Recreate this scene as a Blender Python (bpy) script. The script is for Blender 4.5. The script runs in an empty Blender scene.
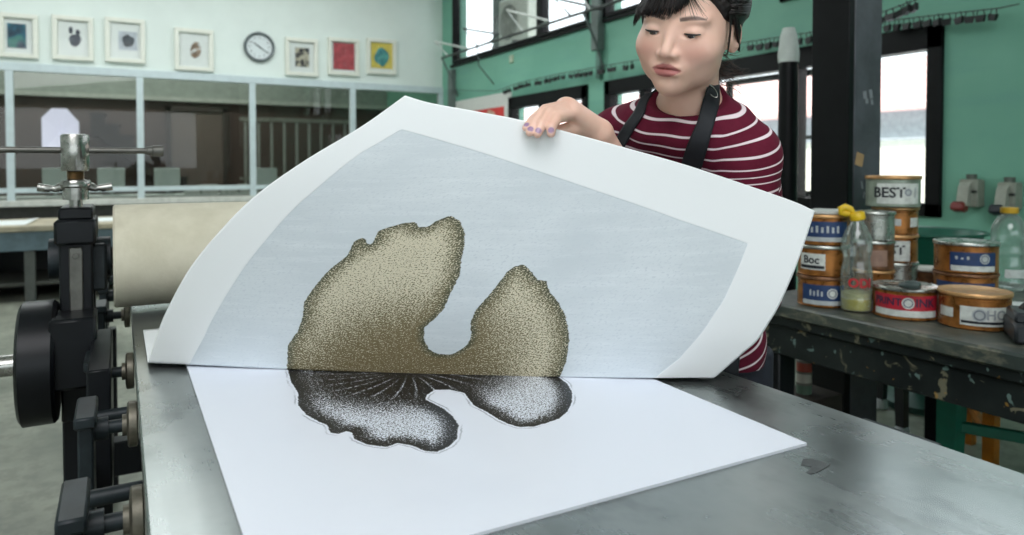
import bpy, bmesh, math, random
import numpy as np
from mathutils import Vector, Matrix
random.seed(7)
RNG = np.random.default_rng(7)
R_ = math.radians
S = bpy.context.scene
COL = S.collection

# ------------------------------------------------------------------ camera
FPX, PY0, CX0 = 700.0, 183.3, 512.0          # focal length in pixels, principal row / column
CAM_LOC = Vector((0, 0, 1.2))
cam_d = bpy.data.cameras.new('camera')
cam = bpy.data.objects.new('camera', cam_d)
COL.objects.link(cam)
cam.location = CAM_LOC
cam.rotation_euler = (R_(90 - 1.5), 0, R_(-29.25))
cam_d.sensor_width = 36
cam_d.lens = FPX / 1024 * 36
cam_d.shift_y = -(267.5 - PY0) / 1024
cam_d.clip_start = 0.05
cam_d.dof.use_dof = True
cam_d.dof.focus_distance = 1.02
cam_d.dof.aperture_fstop = 5.0
S.camera = cam
CAM_R = cam.rotation_euler.to_matrix()

# ------------------------------------------------------------------ world, sun, added fill lights, exposure
S.view_settings.view_transform = 'Standard'
S.view_settings.look = 'None'
S.view_settings.gamma = 1
S.view_settings.use_curve_mapping = False
S.view_settings.exposure = 0.12
try:
    S.cycles.use_denoising = True
    S.cycles.max_bounces = 8
    S.cycles.transparent_max_bounces = 12
    S.cycles.caustics_reflective = False
    S.cycles.caustics_refractive = False
    S.cycles.sample_clamp_indirect = 6
except Exception:
    pass
w = bpy.data.worlds.new('daylight')
S.world = w
w.use_nodes = True
bg = w.node_tree.nodes['Background']
bg.inputs[0].default_value = (0.86, 0.95, 1.0, 1)
bg.inputs[1].default_value = 2.6

def lamp(name, loc, rot, sx, sy, power, col):
    d = bpy.data.lights.new(name, 'AREA')
    d.shape = 'RECTANGLE'
    d.size, d.size_y = sx, sy
    d.energy = power
    d.color = col
    o = bpy.data.objects.new(name, d)
    COL.objects.link(o)
    o.location = loc
    o.rotation_euler = rot
    return o
sd_ = bpy.data.lights.new('sun', 'SUN')
sd_.energy = 4.2
sd_.angle = R_(1.0)
sd_.color = (1.0, 0.93, 0.86)
sun = bpy.data.objects.new('sun', sd_)
COL.objects.link(sun)
sun.rotation_euler = (R_(12), R_(-44), 0)
lamp('fill_light', (-1.0, -1.2, 3.9), (R_(22), R_(-8), 0), 3.2, 2.4, 125, (0.965, 0.965, 1.0))  # unseen fill added to brighten surfaces that face the camera
lamp('office_fill', (0.0, 11.7, 4.2), (0, 0, 0), 5.0, 0.8, 110, (0.96, 1.0, 0.97))  # unseen light added to lift the dark office
lamp('fill_light', (0.2, 7.4, 4.2), (0, 0, 0), 6.0, 3.0, 190, (0.94, 0.98, 1.0))  # unseen overhead fill added for the far end of the room

# ------------------------------------------------------------------ pixel rays (true depth along the view axis)
def ray(px, py):
    return CAM_R @ Vector(((px - CX0) / FPX, (PY0 - py) / FPX, -1.0))
def P(px, py, d):
    return CAM_LOC + ray(px, py) * d
def on_z(px, py, z):
    r = ray(px, py)
    return CAM_LOC + r * ((z - CAM_LOC.z) / r.z)
def on_x(px, py, x):
    r = ray(px, py)
    return CAM_LOC + r * (x / r.x)
def on_y(px, py, y):
    r = ray(px, py)
    return CAM_LOC + r * (y / r.y)

# ------------------------------------------------------------------ materials
def lin(c):
    c = c / 255.0
    return c / 12.92 if c <= 0.04045 else ((c + 0.055) / 1.055) ** 2.4
def srgb(r, g, b):
    return (lin(r), lin(g), lin(b), 1.0)
class NT:
    """small helper to write node maths"""
    def __init__(s, name):
        s.m = bpy.data.materials.new(name)
        s.m.use_nodes = True
        s.t = s.m.node_tree
        s.b = s.t.nodes['Principled BSDF']
    def new(s, kind):
        return s.t.nodes.new(kind)
    def link(s, a, b):
        s.t.links.new(a, b)
    def put(s, sock, v):
        if hasattr(v, 'is_output') or hasattr(v, 'node'):
            s.link(v, sock)
        else:
            sock.default_value = v
    def math(s, op, a, b=0.0, c=0.0, clamp=False):
        n = s.new('ShaderNodeMath')
        n.operation = op
        n.use_clamp = clamp
        s.put(n.inputs[0], a); s.put(n.inputs[1], b); s.put(n.inputs[2], c)
        return n.outputs[0]
    def step(s, x, lo, hi, a=0.0, b=1.0):
        n = s.new('ShaderNodeMapRange')
        n.interpolation_type = 'SMOOTHSTEP'
        s.put(n.inputs['Value'], x); s.put(n.inputs['From Min'], lo); s.put(n.inputs['From Max'], hi)
        n.inputs['To Min'].default_value = a; n.inputs['To Max'].default_value = b
        return n.outputs[0]
    def mix(s, f, a, b):
        n = s.new('ShaderNodeMix')
        n.data_type = 'RGBA'
        s.put(n.inputs[0], f); s.put(n.inputs[6], a); s.put(n.inputs[7], b)
        return n.outputs[2]
    def noise(s, vec, scale, detail=2.0, rough=0.5, dist=0.0):
        n = s.new('ShaderNodeTexNoise')
        n.inputs['Scale'].default_value = scale
        n.inputs['Detail'].default_value = detail
        n.inputs['Roughness'].default_value = rough
        n.inputs['Distortion'].default_value = dist
        if vec is not None: s.link(vec, n.inputs['Vector'])
        return n.outputs[0]
    def obj(s):
        return s.new('ShaderNodeTexCoord').outputs['Object']
    def uv(s):
        return s.new('ShaderNodeTexCoord').outputs['UV']
    def scaled(s, vec, sc, rot=(0, 0, 0)):
        n = s.new('ShaderNodeMapping')
        n.inputs['Scale'].default_value = sc
        n.inputs['Rotation'].default_value = rot
        s.link(vec, n.inputs['Vector'])
        return n.outputs[0]
    def attr(s, name):
        n = s.new('ShaderNodeAttribute')
        n.attribute_name = name
        return n
    def bump(s, h, strength, dist):
        n = s.new('ShaderNodeBump')
        n.inputs['Strength'].default_value = strength
        n.inputs['Distance'].default_value = dist
        s.link(h, n.inputs['Height'])
        s.link(n.outputs[0], s.b.inputs['Normal'])
    def color(s, v): s.put(s.b.inputs['Base Color'], v)
    def rough(s, v): s.put(s.b.inputs['Roughness'], v)
    def metal(s, v): s.put(s.b.inputs['Metallic'], v)
def mul(c, k):
    return (min(c[0] * k, 1), min(c[1] * k, 1), min(c[2] * k, 1), 1)
MATS = {}
def pm(name, rgb, rough=0.5, metal=0.0, var=0.12, scale=14.0, bump=0.0, spec=None, rvar=0.0):
    if name in MATS: return MATS[name]
    n = NT(name)
    c = srgb(*rgb)
    o = n.obj()
    f = n.noise(o, scale, 4.0, 0.6)
    f = n.step(f, 0.3, 0.7)
    n.color(n.mix(f, mul(c, 1 - var), mul(c, 1 + var)))
    if rvar:
        n.rough(n.math('ADD', n.math('MULTIPLY', f, rvar), rough - rvar / 2))
    else:
        n.rough(rough)
    n.metal(metal)
    if spec is not None: n.b.inputs['Specular IOR Level'].default_value = spec
    if bump: n.bump(n.noise(o, scale * 4, 3.0), bump, 0.002)
    MATS[name] = n.m
    return n.m
def pane_mat(name, tint=(255, 255, 255), gloss=0.10, rough=0.02, haze=0.0, fr=0.5):
    """thin sheet of glass: clear with a Fresnel-like mirror share, optionally dusty"""
    if name in MATS: return MATS[name]
    n = NT(name)
    tr = n.new('ShaderNodeBsdfTransparent'); tr.inputs[0].default_value = srgb(*tint)
    gl = n.new('ShaderNodeBsdfGlossy'); gl.inputs['Roughness'].default_value = rough
    gl.inputs[0].default_value = (1, 1, 1, 1)
    lw = n.new('ShaderNodeLayerWeight'); lw.inputs[0].default_value = 0.25
    fac = n.math('MULTIPLY_ADD', lw.outputs['Fresnel'], fr, gloss, clamp=True)
    mx = n.new('ShaderNodeMixShader')
    n.link(fac, mx.inputs[0]); n.link(tr.outputs[0], mx.inputs[1]); n.link(gl.outputs[0], mx.inputs[2])
    last = mx.outputs[0]
    if haze:
        df = n.new('ShaderNodeBsdfDiffuse'); df.inputs[0].default_value = srgb(225, 228, 226)
        m2 = n.new('ShaderNodeMixShader')
        h = n.math('MULTIPLY', n.step(n.noise(n.obj(), 3.0, 3.0), 0.3, 0.75), haze)
        n.link(h, m2.inputs[0]); n.link(last, m2.inputs[1]); n.link(df.outputs[0], m2.inputs[2])
        last = m2.outputs[0]
    out = [x for x in n.t.nodes if x.type == 'OUTPUT_MATERIAL'][0]
    n.link(last, out.inputs[0])
    MATS[name] = n.m
    return n.m
def emit_mat(name, rgb, strength):
    if name in MATS: return MATS[name]
    n = NT(name)
    n.color(srgb(*rgb))
    n.b.inputs['Emission Color'].default_value = srgb(*rgb)
    n.b.inputs['Emission Strength'].default_value = strength
    MATS[name] = n.m
    return n.m

# ------------------------------------------------------------------ mesh collector
def basis(axis):
    a = Vector(axis).normalized()
    t = Vector((0, 0, 1)) if abs(a.z) < 0.9 else Vector((1, 0, 0))
    u = t.cross(a).normalized()
    return u, a.cross(u).normalized(), a
class MB:
    def __init__(s):
        s.v, s.f = [], []
    def add(s, vs, fs):
        o = len(s.v)
        s.v += [Vector(v) for v in vs]
        s.f += [[i + o for i in f] for f in fs]
        return s
    def box(s, c, size, rot=None, bev=0.0, seg=1):
        bm = bmesh.new()
        bmesh.ops.create_cube(bm, size=1.0)
        bmesh.ops.scale(bm, vec=size, verts=bm.verts)
        if bev: bmesh.ops.bevel(bm, geom=list(bm.edges), offset=bev, segments=seg, affect='EDGES', profile=0.5)
        M = Matrix.Translation(c) @ (rot.to_4x4() if rot is not None else Matrix())
        bm.verts.index_update()
        s.add([M @ v.co for v in bm.verts], [[v.index for v in f.verts] for f in bm.faces])
        bm.free()
        return s
    def span(s, a, b, bev=0.0):
        a, b = Vector(a), Vector(b)
        return s.box((a + b) / 2, [abs(x) for x in (b - a)], None, bev)
    def lathe(s, prof, origin=(0, 0, 0), axis=(0, 0, 1), n=32, sx=1.0, sy=1.0):
        u, w_, a = basis(axis)
        o = Vector(origin)
        vs, fs, rows = [], [], []
        for r, z in prof:
            if r < 1e-6:
                rows.append([len(vs)]); vs.append(o + a * z)
            else:
                rows.append(list(range(len(vs), len(vs) + n)))
                for k in range(n):
                    t = 2 * math.pi * k / n
                    vs.append(o + a * z + u * (r * sx * math.cos(t)) + w_ * (r * sy * math.sin(t)))
        for A, B in zip(rows, rows[1:]):
            for k in range(n):
                k2 = (k + 1) % n
                if len(A) == 1 and len(B) == 1: continue
                if len(A) == 1: fs.append([A[0], B[k2], B[k]])
                elif len(B) == 1: fs.append([A[k], A[k2], B[0]])
                else: fs.append([A[k], A[k2], B[k2], B[k]])
        return s.add(vs, fs)
    def cyl(s, p0, p1, r0, r1=None, n=24, bev=0.0):
        p0, p1 = Vector(p0), Vector(p1)
        L = (p1 - p0).length
        r1 = r0 if r1 is None else r1
        if bev: prof = [(0, 0), (r0 - bev, 0), (r0, bev), (r1, L - bev), (r1 - bev, L), (0, L)]
        else: prof = [(0, 0), (r0, 0), (r1, L), (0, L)]
        return s.lathe(prof, p0, p1 - p0, n)
    def tube(s, path, r, n=8, closed=False, flat=1.0):
        pts = [Vector(p) for p in path]
        rs = r if isinstance(r, (list, tuple)) else [r] * len(pts)
        vs, fs = [], []
        u = None
        N = len(pts)
        for i, p in enumerate(pts):
            if closed: t = pts[(i + 1) % N] - pts[i - 1]
            else: t = pts[min(i + 1, N - 1)] - pts[max(i - 1, 0)]
            t.normalize()
            if u is None: u = basis(t)[0]
            u = (u - t * u.dot(t)).normalized()
            b = t.cross(u)
            for k in range(n):
                q = 2 * math.pi * k / n
                vs.append(p + u * (rs[i] * math.cos(q)) + b * (rs[i] * flat * math.sin(q)))
        for i in range(N if closed else N - 1):
            j = (i + 1) % N
            for k in range(n):
                k2 = (k + 1) % n
                fs.append([i * n + k, i * n + k2, j * n + k2, j * n + k])
        if not closed:
            fs.append(list(range(n))[::-1]); fs.append([(N - 1) * n + k for k in range(n)])
        return s.add(vs, fs)
    def prism(s, poly, depth):
        """poly: coplanar 3-D points; extruded by the vector depth"""
        d = Vector(depth)
        n = len(poly)
        vs = [Vector(p) for p in poly] + [Vector(p) + d for p in poly]
        fs = [list(range(n))[::-1], [n + i for i in range(n)]]
        fs += [[i, (i + 1) % n, n + (i + 1) % n, n + i] for i in range(n)]
        return s.add(vs, fs)
    def build(s, name, mat, parent=None, origin=None, smooth=40, fix=True):
        base = Vector((0, 0, 0))
        if parent is not None:
            q = parent
            while q is not None:
                base += q.location; q = q.parent
            loc = Vector((0, 0, 0))
        else:
            loc = Vector(origin) if origin is not None else Vector((0, 0, 0))
            base = loc
        me = bpy.data.meshes.new(name)
        me.from_pydata([v - base for v in s.v], [], s.f)
        if fix:
            bm = bmesh.new(); bm.from_mesh(me)
            bmesh.ops.recalc_face_normals(bm, faces=bm.faces)
            bm.to_mesh(me); bm.free()
        if smooth:
            me.polygons.foreach_set('use_smooth', [True] * len(me.polygons))
            me.set_sharp_from_angle(angle=R_(smooth))
        for m in (mat if isinstance(mat, (list, tuple)) else [mat]): me.materials.append(m)
        o = bpy.data.objects.new(name, me)
        COL.objects.link(o)
        o.location = loc
        if parent is not None: o.parent = parent
        return o
def tag(o, label=None, cat=None, group=None, kind=None):
    if label: o['label'] = label
    if cat: o['category'] = cat
    if group: o['group'] = group
    if kind: o['kind'] = kind
    return o
def thing(name, label, cat, loc, group=None, kind=None):
    o = bpy.data.objects.new(name, None)
    COL.objects.link(o)
    o.location = loc
    o.empty_display_size = 0.1
    return tag(o, label, cat, group, kind)
def kids(o):
    return list(o.children)
def copy_tree(o, loc=None, parent=None):
    c = o.copy(); COL.objects.link(c)
    if parent is not None: c.parent = parent
    if loc is not None: c.location = loc
    for ch in kids(o): copy_tree(ch, None, c)
    return c
def text_mesh(body, size, extrude=0.0004, bold=0.0, align='CENTER'):
    """returns flat lettering as (verts, faces) in the XY plane"""
    cu = bpy.data.curves.new('lettering', 'FONT')
    cu.body = body; cu.size = size; cu.extrude = extrude; cu.offset = bold
    cu.align_x = align; cu.align_y = 'CENTER'; cu.resolution_u = 3
    o = bpy.data.objects.new('lettering', cu)
    COL.objects.link(o)
    me = bpy.data.meshes.new_from_object(o)
    vs = [v.co.copy() for v in me.vertices]
    fs = [list(p.vertices) for p in me.polygons]
    bpy.data.objects.remove(o); bpy.data.curves.remove(cu); bpy.data.meshes.remove(me)
    return vs, fs
# ================================================================== the setting
WX, BY = 4.5, 10.3                 # green wall (x) and back wall (y)
CEIL = 4.4
def struct(o, label=None):
    o['kind'] = 'structure'
    if label: o['label'] = label
    return o
def floor_mat():
    n = NT('worn_concrete')
    o = n.obj()
    a = n.step(n.noise(o, 1.6, 5.0, 0.65), 0.3, 0.7)
    b = n.step(n.noise(o, 14.0, 4.0, 0.7), 0.42, 0.62)
    c = n.mix(a, srgb(104, 109, 96), srgb(150, 153, 138))
    n.color(n.mix(n.math('MULTIPLY', b, 0.4), c, srgb(88, 92, 84)))
    n.rough(n.math('MULTIPLY_ADD', a, 0.25, 0.4))
    n.bump(n.noise(o, 60.0, 3.0), 0.15, 0.002)
    return n.m
def green_mat():
    n = NT('green_paint')
    o = n.obj()
    a = n.step(n.noise(o, 0.9, 4.0, 0.6), 0.3, 0.7)
    b = n.step(n.noise(n.scaled(o, (1, 1, 6)), 1.3, 3.0), 0.45, 0.75)
    c = n.mix(a, srgb(112, 170, 148), srgb(124, 182, 159))
    n.color(n.mix(n.math('MULTIPLY', b, 0.35), c, srgb(104, 158, 148)))
    n.rough(0.55)
    n.bump(n.noise(o, 30.0, 3.0), 0.1, 0.003)
    return n.m
M_GREEN = green_mat()
M_WHITEWALL = pm('white_wall_paint', (222, 232, 226), 0.6, var=0.04, scale=1.2)
M_BLACKFRAME = pm('black_frame_paint', (11, 12, 14), 0.45, var=0.2, scale=9, spec=0.2)
M_ALU = pm('pale_aluminium', (196, 210, 212), 0.4, 0.0, var=0.05)
M_DARKWALL = pm('dark_brown_panel', (84, 70, 65), 0.7, var=0.1, scale=3)
M_CEIL = pm('ceiling_paint', (214, 220, 216), 0.8, var=0.04)
M_PANE = pane_mat('window_glass', (252, 252, 252), 0.01, 0.01, haze=0.06, fr=0.15)
M_PART = pane_mat('partition_glass', (232, 232, 228), 0.015, 0.01, fr=0.12)

struct(MB().span((-5.0, -4.5, -0.1), (WX + 0.25, 13.6, 0.0)).build('floor', floor_mat(), smooth=0))
struct(MB().span((-5.2, -4.5, CEIL), (WX + 0.25, 13.6, CEIL + 0.15)).build('ceiling', M_CEIL, smooth=0))
struct(MB().span((-5.2, -4.5, 0), (-5.0, 13.6, CEIL)).build('wall_left', M_WHITEWALL, smooth=0))

struct(MB().span((-5.2, -4.7, 0), (WX + 0.25, -4.5, 1.1)).span((-5.2, -4.7, 2.9), (WX + 0.25, -4.5, CEIL)).span((2.2, -4.7, 1.1), (WX + 0.25, -4.5, 2.9)).build('wall_rear', M_WHITEWALL, smooth=0))  # unseen rear wall, added with a gap to hold back the daylight
# green wall: solid bays around the openings
LW = [(2.51, 6.0), (6.32, 8.09)]           # lower windows (y range), z .87 .. 2.085
LZ = (0.87, 2.085)
UW = [(3.95, 6.02), (6.30, 9.87)]          # upper windows, z 2.75 .. 4.2
UZ = (2.75, 4.2)
NW = (0.3, 3.75, 2.46)                     # unseen nearer window, added with a lower sill to brighten the bed's reflection
T = 0.22
g = MB()
g.span((WX, -4.5, 0), (WX + T, 13.6, LZ[0]))
g.span((WX, -4.5, LZ[1]), (WX + T, 13.6, NW[2]))
g.span((WX, -4.5, NW[2]), (WX + T, NW[0], UZ[0])).span((WX, NW[1], NW[2]), (WX + T, 13.6, UZ[0]))
g.span((WX, -4.5, UZ[1]), (WX + T, 13.6, CEIL))
for a, b in ((-4.5, LW[0][0]), (LW[0][1], LW[1][0]), (LW[1][1], 13.6)):
    g.span((WX, a, LZ[0]), (WX + T, b, LZ[1]))
for a, b in ((-4.5, NW[0]), (NW[1], UW[0][0]), (UW[0][1], UW[1][0]), (UW[1][1], 13.6)):
    g.span((WX, a, UZ[0]), (WX + T, b, UZ[1]))
struct(g.build('wall_right', M_GREEN, smooth=0), 'mint green painted plaster wall with black framed windows')

def win(name, y0, y1, z0, z1, mull, fw=0.12, mw=0.08, trans=None):
    """black frame with vertical mullions at the listed y, one pane per bay"""
    root = bpy.data.objects.new(name, None); COL.objects.link(root); root.location = (WX, y0, z0)
    struct(root)
    f = MB()
    x0, x1 = WX - 0.03, WX + 0.09
    f.span((x0, y0, z0), (x1, y1, z0 + fw * 0.7), 0.004).span((x0, y0, z1 - fw * 1.25), (x1, y1, z1), 0.004)
    f.span((x0, y0, z0), (x1, y0 + fw * 0.8, z1), 0.004).span((x0, y1 - fw * 0.8, z0), (x1, y1, z1), 0.004)
    for m in mull: f.span((x0 + 0.01, m - mw / 2, z0), (x1, m + mw / 2, z1), 0.004)
    if trans: f.span((x0 + 0.02, y0, trans - 0.025), (x1, y1, trans + 0.025), 0.004)
    struct(f.build('frame', M_BLACKFRAME, root))
    ys = [y0] + list(mull) + [y1]
    for a, b in zip(ys, ys[1:]):
        struct(MB().span((WX + 0.04, a, z0), (WX + 0.046, b, z1)).build('pane', M_PANE, root, smooth=0))
    return root
win('window_1', LW[0][0], LW[0][1], *LZ, [3.62, 4.55, 5.4])
win('window_2', LW[1][0], LW[1][1], *LZ, [7.30])
win('window_3', UW[0][0], UW[0][1], *UZ, [5.0], fw=0.06)
win('window_6', NW[0], NW[1], NW[2], UZ[1], [1.45, 2.6], fw=0.06)
win('window_4', UW[1][0], UW[1][1], *UZ, [7.33], fw=0.06, mw=0.13)
# an opened casement sash hanging into the light of window_1
sash = MB()
for dz in (-0.48, 0.48): sash.box((WX + 0.27, 4.08, 1.45 + dz), (0.04, 0.92, 0.05))
for dy in (-0.45, 0.45): sash.box((WX + 0.27, 4.08 + dy, 1.45), (0.04, 0.05, 1.0))
sash.box((WX + 0.27, 4.08, 1.42), (0.03, 0.9, 0.03))
struct(sash.build('trim_1', M_BLACKFRAME))
# sills: dark lines along the foot of the upper windows
struct(MB().span((WX - 0.03, 3.9, UZ[0] - 0.05), (WX + 0.1, 9.95, UZ[0] - 0.01), 0.004).build('trim_2', M_BLACKFRAME))

# back wall with the glazed partition below the pictures
PZ0, PZ1 = 0.74, 2.40
b = MB()
b.span((-5.0, BY, PZ1), (WX, BY + 0.12, CEIL))
struct(b.build('wall_back', M_WHITEWALL, smooth=0), 'white back wall with framed prints and a clock above the partition')
struct(MB().span((-5.0, BY, 0), (WX, BY + 0.10, PZ0 - 0.03)).build('wall_partition', pm('partition_base', (78, 78, 76), 0.7), smooth=0))
struct(MB().span((-5.0, BY - 0.16, PZ0 - 0.04), (WX, BY + 0.12, PZ0 + 0.03), 0.004).build('trim_3', pm('cream_ledge', (206, 208, 200), 0.5)))
root = bpy.data.objects.new('window_5', None); COL.objects.link(root); root.location = (0, BY, PZ0)
struct(root, 'glazed office partition with pale aluminium frame')
fr = MB()
fr.span((-5.0, BY - 0.04, PZ1 - 0.07), (WX, BY + 0.05, PZ1 + 0.03), 0.004)
fr.span((-5.0, BY - 0.03, 0.86), (WX, BY + 0.04, 0.92), 0.003)
ML = [-3.92, -2.53, -1.145, 0.238, 1.62, 3.04, 4.46]
for x in ML: fr.span((x - 0.04, BY - 0.035, PZ0), (x + 0.04, BY + 0.045, PZ1), 0.003)
struct(fr.build('frame', M_ALU, root))
xs = [-5.0] + ML
for a, c in zip(xs, xs[1:]):
    struct(MB().span((a, BY, PZ0), (c, BY + 0.006, PZ1)).build('pane', M_PART, root, smooth=0))
# room behind the partition
struct(MB().span((-5.0, 13.0, 0), (WX, 13.1, 2.30)).build('wall_office', M_DARKWALL, smooth=0))
struct(MB().span((-5.0, 12.96, 2.30), (WX, 13.1, CEIL)).build('wall_office_upper', pm('office_upper_wall', (150, 160, 154), 0.7), smooth=0))
struct(MB().span((-5.0, 12.9, 2.26), (WX, 13.0, 2.33)).build('trim_4', pm('office_rail', (176, 182, 176), 0.6), smooth=0))
# ================================================================== the etching press
BEDZ = 0.87
BX0, BX1 = 0.018, 0.84
def bed_mat():
    n = NT('brushed_bed_steel')
    o = n.obj()
    s1 = n.noise(n.scaled(o, (90, 2, 2), (0, 0, R_(10))), 1.0, 4.0, 0.7)
    a = n.step(n.noise(o, 4.0, 5.0, 0.65), 0.3, 0.72)
    blot = n.step(n.noise(n.scaled(o, (1, 0.6, 1)), 9.0, 4.0, 0.7), 0.50, 0.70)
    c = n.mix(a, srgb(142, 149, 147), srgb(168, 173, 171))
    c = n.mix(n.math('MULTIPLY', blot, 0.35), c, srgb(98, 104, 102))
    spots = n.step(n.noise(o, 55.0, 2.0, 0.6), 0.74, 0.80)
    c = n.mix(n.math('MULTIPLY', spots, 0.5), c, srgb(60, 64, 62))
    n.color(c)
    n.metal(0.9)
    n.rough(n.math('ADD', n.math('MULTIPLY_ADD', a, 0.12, 0.16), n.math('MULTIPLY', s1, 0.12)))
    n.bump(s1, 0.05, 0.0006)
    return n.m
M_BED = bed_mat()
M_IRON = pm('black_press_enamel', (15, 17, 20), 0.36, 0.0, var=0.25, scale=12, bump=0.05, spec=0.22)
M_IRON2 = pm('worn_dark_iron', (30, 37, 40), 0.45, 0.1, var=0.35, scale=25, spec=0.3)
M_CHROME = pm('bright_steel', (158, 157, 152), 0.24, 0.9, var=0.22, scale=34, rvar=0.2)
M_BRASS = pm('greasy_brass_thread', (140, 120, 90), 0.38, 0.8, var=0.25, scale=60)
M_STEEL = pm('dull_steel', (98, 97, 92), 0.4, 0.75, var=0.2, scale=30)
def felt_mat():
    n = NT('cream_felt')
    o = n.obj()
    a = n.step(n.noise(o, 7.0, 5.0, 0.65), 0.3, 0.7)
    st = n.step(n.noise(n.scaled(o, (10, 10, 2)), 1.0, 4.0, 0.7), 0.58, 0.75)
    c = n.mix(a, srgb(196, 190, 168), srgb(214, 208, 188))
    n.color(n.mix(n.math('MULTIPLY', st, 0.25), c, srgb(160, 152, 130)))
    n.rough(0.85)
    n.bump(n.noise(o, 160.0, 2.0), 0.2, 0.001)
    return n.m
press = thing('etching_press', 'large black etching press with a grey steel bed and cream felt roller', 'printing press', (0.42, 1.78, 0))
bed = MB().span((BX0, 0.16, BEDZ - 0.028), (BX1, 2.95, BEDZ), 0.002).build('bed', M_BED, press)
# dark ink mark on the bed
q = [on_z(x, y, BEDZ + 0.0003) for x, y in ((803, 459), (812, 459), (830, 464), (827, 467), (818, 472), (811, 474), (806, 473), (812, 467), (801, 465))]
MB().prism(q, (0, 0, 0.0004)).build('ink_mark', pm('grey_ink_mark', (72, 76, 76), 0.5, var=0.3, scale=60), bed, smooth=0)
RY, RZ, RR = 1.80, 0.996, 0.115
rl = MB().lathe([(0, -0.004), (RR - 0.004, -0.004), (RR, 0.0), (RR, 0.86), (RR - 0.012, 0.86), (RR - 0.012, 0.88), (0, 0.88)], (-0.011, RY, RZ), (1, 0, 0), 64)
rl.build('felt_roller', felt_mat(), press)
for xa, xb in ((-0.135, -0.020), (0.883, 0.985)):
    MB().cyl((xa, RY, RZ), (xb, RY, RZ), 0.045).build('roller_shaft', M_IRON2, press)
def side_frame(xc):
    """upright with slide block, pressure screw and its cross handles; xc = centre of the upright"""
    f = MB()
    y0, y1 = RY - 0.095, RY + 0.075
    # two cheeks with a slot between, foot and crown
    f.span((xc - 0.030, y0, 0.665), (xc + 0.030, y0 + 0.035, 1.105), 0.004)
    f.span((xc - 0.030, y1 - 0.035, 0.0), (xc + 0.030, y1, 1.105), 0.004)
    f.span((xc - 0.030, y0 + 0.02, 0.0), (xc + 0.030, y1, 0.80), 0.004)
    f.span((xc - 0.037, y0 - 0.02, 1.035), (xc + 0.037, y1 - 0.01, 1.088), 0.006)
    f.span((xc - 0.030, y0 - 0.012, 1.086), (xc + 0.033, y1 - 0.02, 1.112), 0.005)
    f.span((xc - 0.05, y0 - 0.12, 0.0), (xc + 0.05, y1 + 0.12, 0.06), 0.006)
    fr_ = f.build('side_frame', M_IRON, press)
    pl = MB().span((xc - 0.012, y0 - 0.006, 0.838), (xc + 0.012, y0 + 0.001, 1.03), 0.002)
    pl.build('slide_plate', M_STEEL, fr_)
    for zz in (0.853, 1.012, 0.80):
        for dx in ((0,) if zz > 0.82 else (-0.017, 0.012)):
            MB().cyl((xc + dx, y0 - 0.012, zz), (xc + dx, y0 - 0.002, zz), 0.0065, n=6, bev=0.001).build('bolt', M_STEEL, fr_)
    bl = MB().span((xc - 0.026, y0 + 0.034, 0.93), (xc + 0.055, y1 - 0.036, 1.03), 0.005).build('bearing_block', M_IRON2, fr_)
    yc = RY - 0.06
    sc = MB()
    sc.lathe([(0, 1.105), (0.0125, 1.105), (0.0125, 1.126), (0.024, 1.127), (0.024, 1.152), (0.029, 1.155), (0.029, 1.163), (0.026, 1.168), (0.015, 1.169), (0, 1.169)], (xc, yc, 0), n=32)
    # cross handles
    for sx in (-1, 1):
        sc.tube([(xc + sx * x, yc, z) for x, z in ((0.018, 1.156), (0.030, 1.153), (0.036, 1.150), (0.044, 1.151), (0.048, 1.151), (0.056, 1.152), (0.067, 1.154), (0.0675, 1.154))],
                [0.010, 0.009, 0.0065, 0.0062, 0.008, 0.008, 0.0085, 0.002], 12)
    sc.build('adjusting_collar', M_CHROME, press)
    th = []
    for k in range(11):
        z = 1.166 + k * 0.003
        th += [(0.0145, z), (0.0165, z + 0.0015)]
    MB().lathe([(0, 1.160)] + th + [(0, 1.20)], (xc, yc, 0), n=28).build('screw_thread', M_BRASS, press)
    hd = MB().lathe([(0, 1.187), (0.024, 1.187), (0.0262, 1.190), (0.0262, 1.260), (0.024, 1.264), (0.020, 1.265), (0.018, 1.261), (0, 1.261)], (xc, yc, 0), n=40)
    h = hd.build('screw_head', M_CHROME, press)
    rod = MB()
    zc = 1.231
    rod.cyl((xc - 0.42, yc, zc), (xc + 0.14, yc, zc), 0.0065, n=16)
    for sx, L in ((1, 0.134), (-1, 0.42)):
        rod.cyl((xc + sx * L, yc, zc), (xc + sx * (L + 0.012), yc, zc), 0.0095, n=16, bev=0.001)
        rod.cyl((xc + sx * (L + 0.011), yc, zc), (xc + sx * (L + 0.033), yc, zc), 0.0125, n=18, bev=0.0015)
    rod.build('tommy_bar', M_STEEL, h)
side_frame(-0.082)
side_frame(0.935)
# gear drum and its shaft on the left side
MB().lathe([(0, -0.264), (0.115, -0.264), (0.124, -0.258), (0.124, -0.206), (0.118, -0.20), (0, -0.20)], (0.085, RY - 0.10, 0.80), (1, 0, 0), 64).build('drum', M_IRON, press)
MB().cyl((-0.9, RY - 0.10, 0.80), (-0.172, RY - 0.10, 0.80), 0.0215, n=24).build('drive_shaft', M_CHROME, press)
MB().span((-0.125, RY - 0.2, 0.76), (-0.045, RY - 0.08, 0.90), 0.006).build('gear_guard', M_IRON, press)
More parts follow.
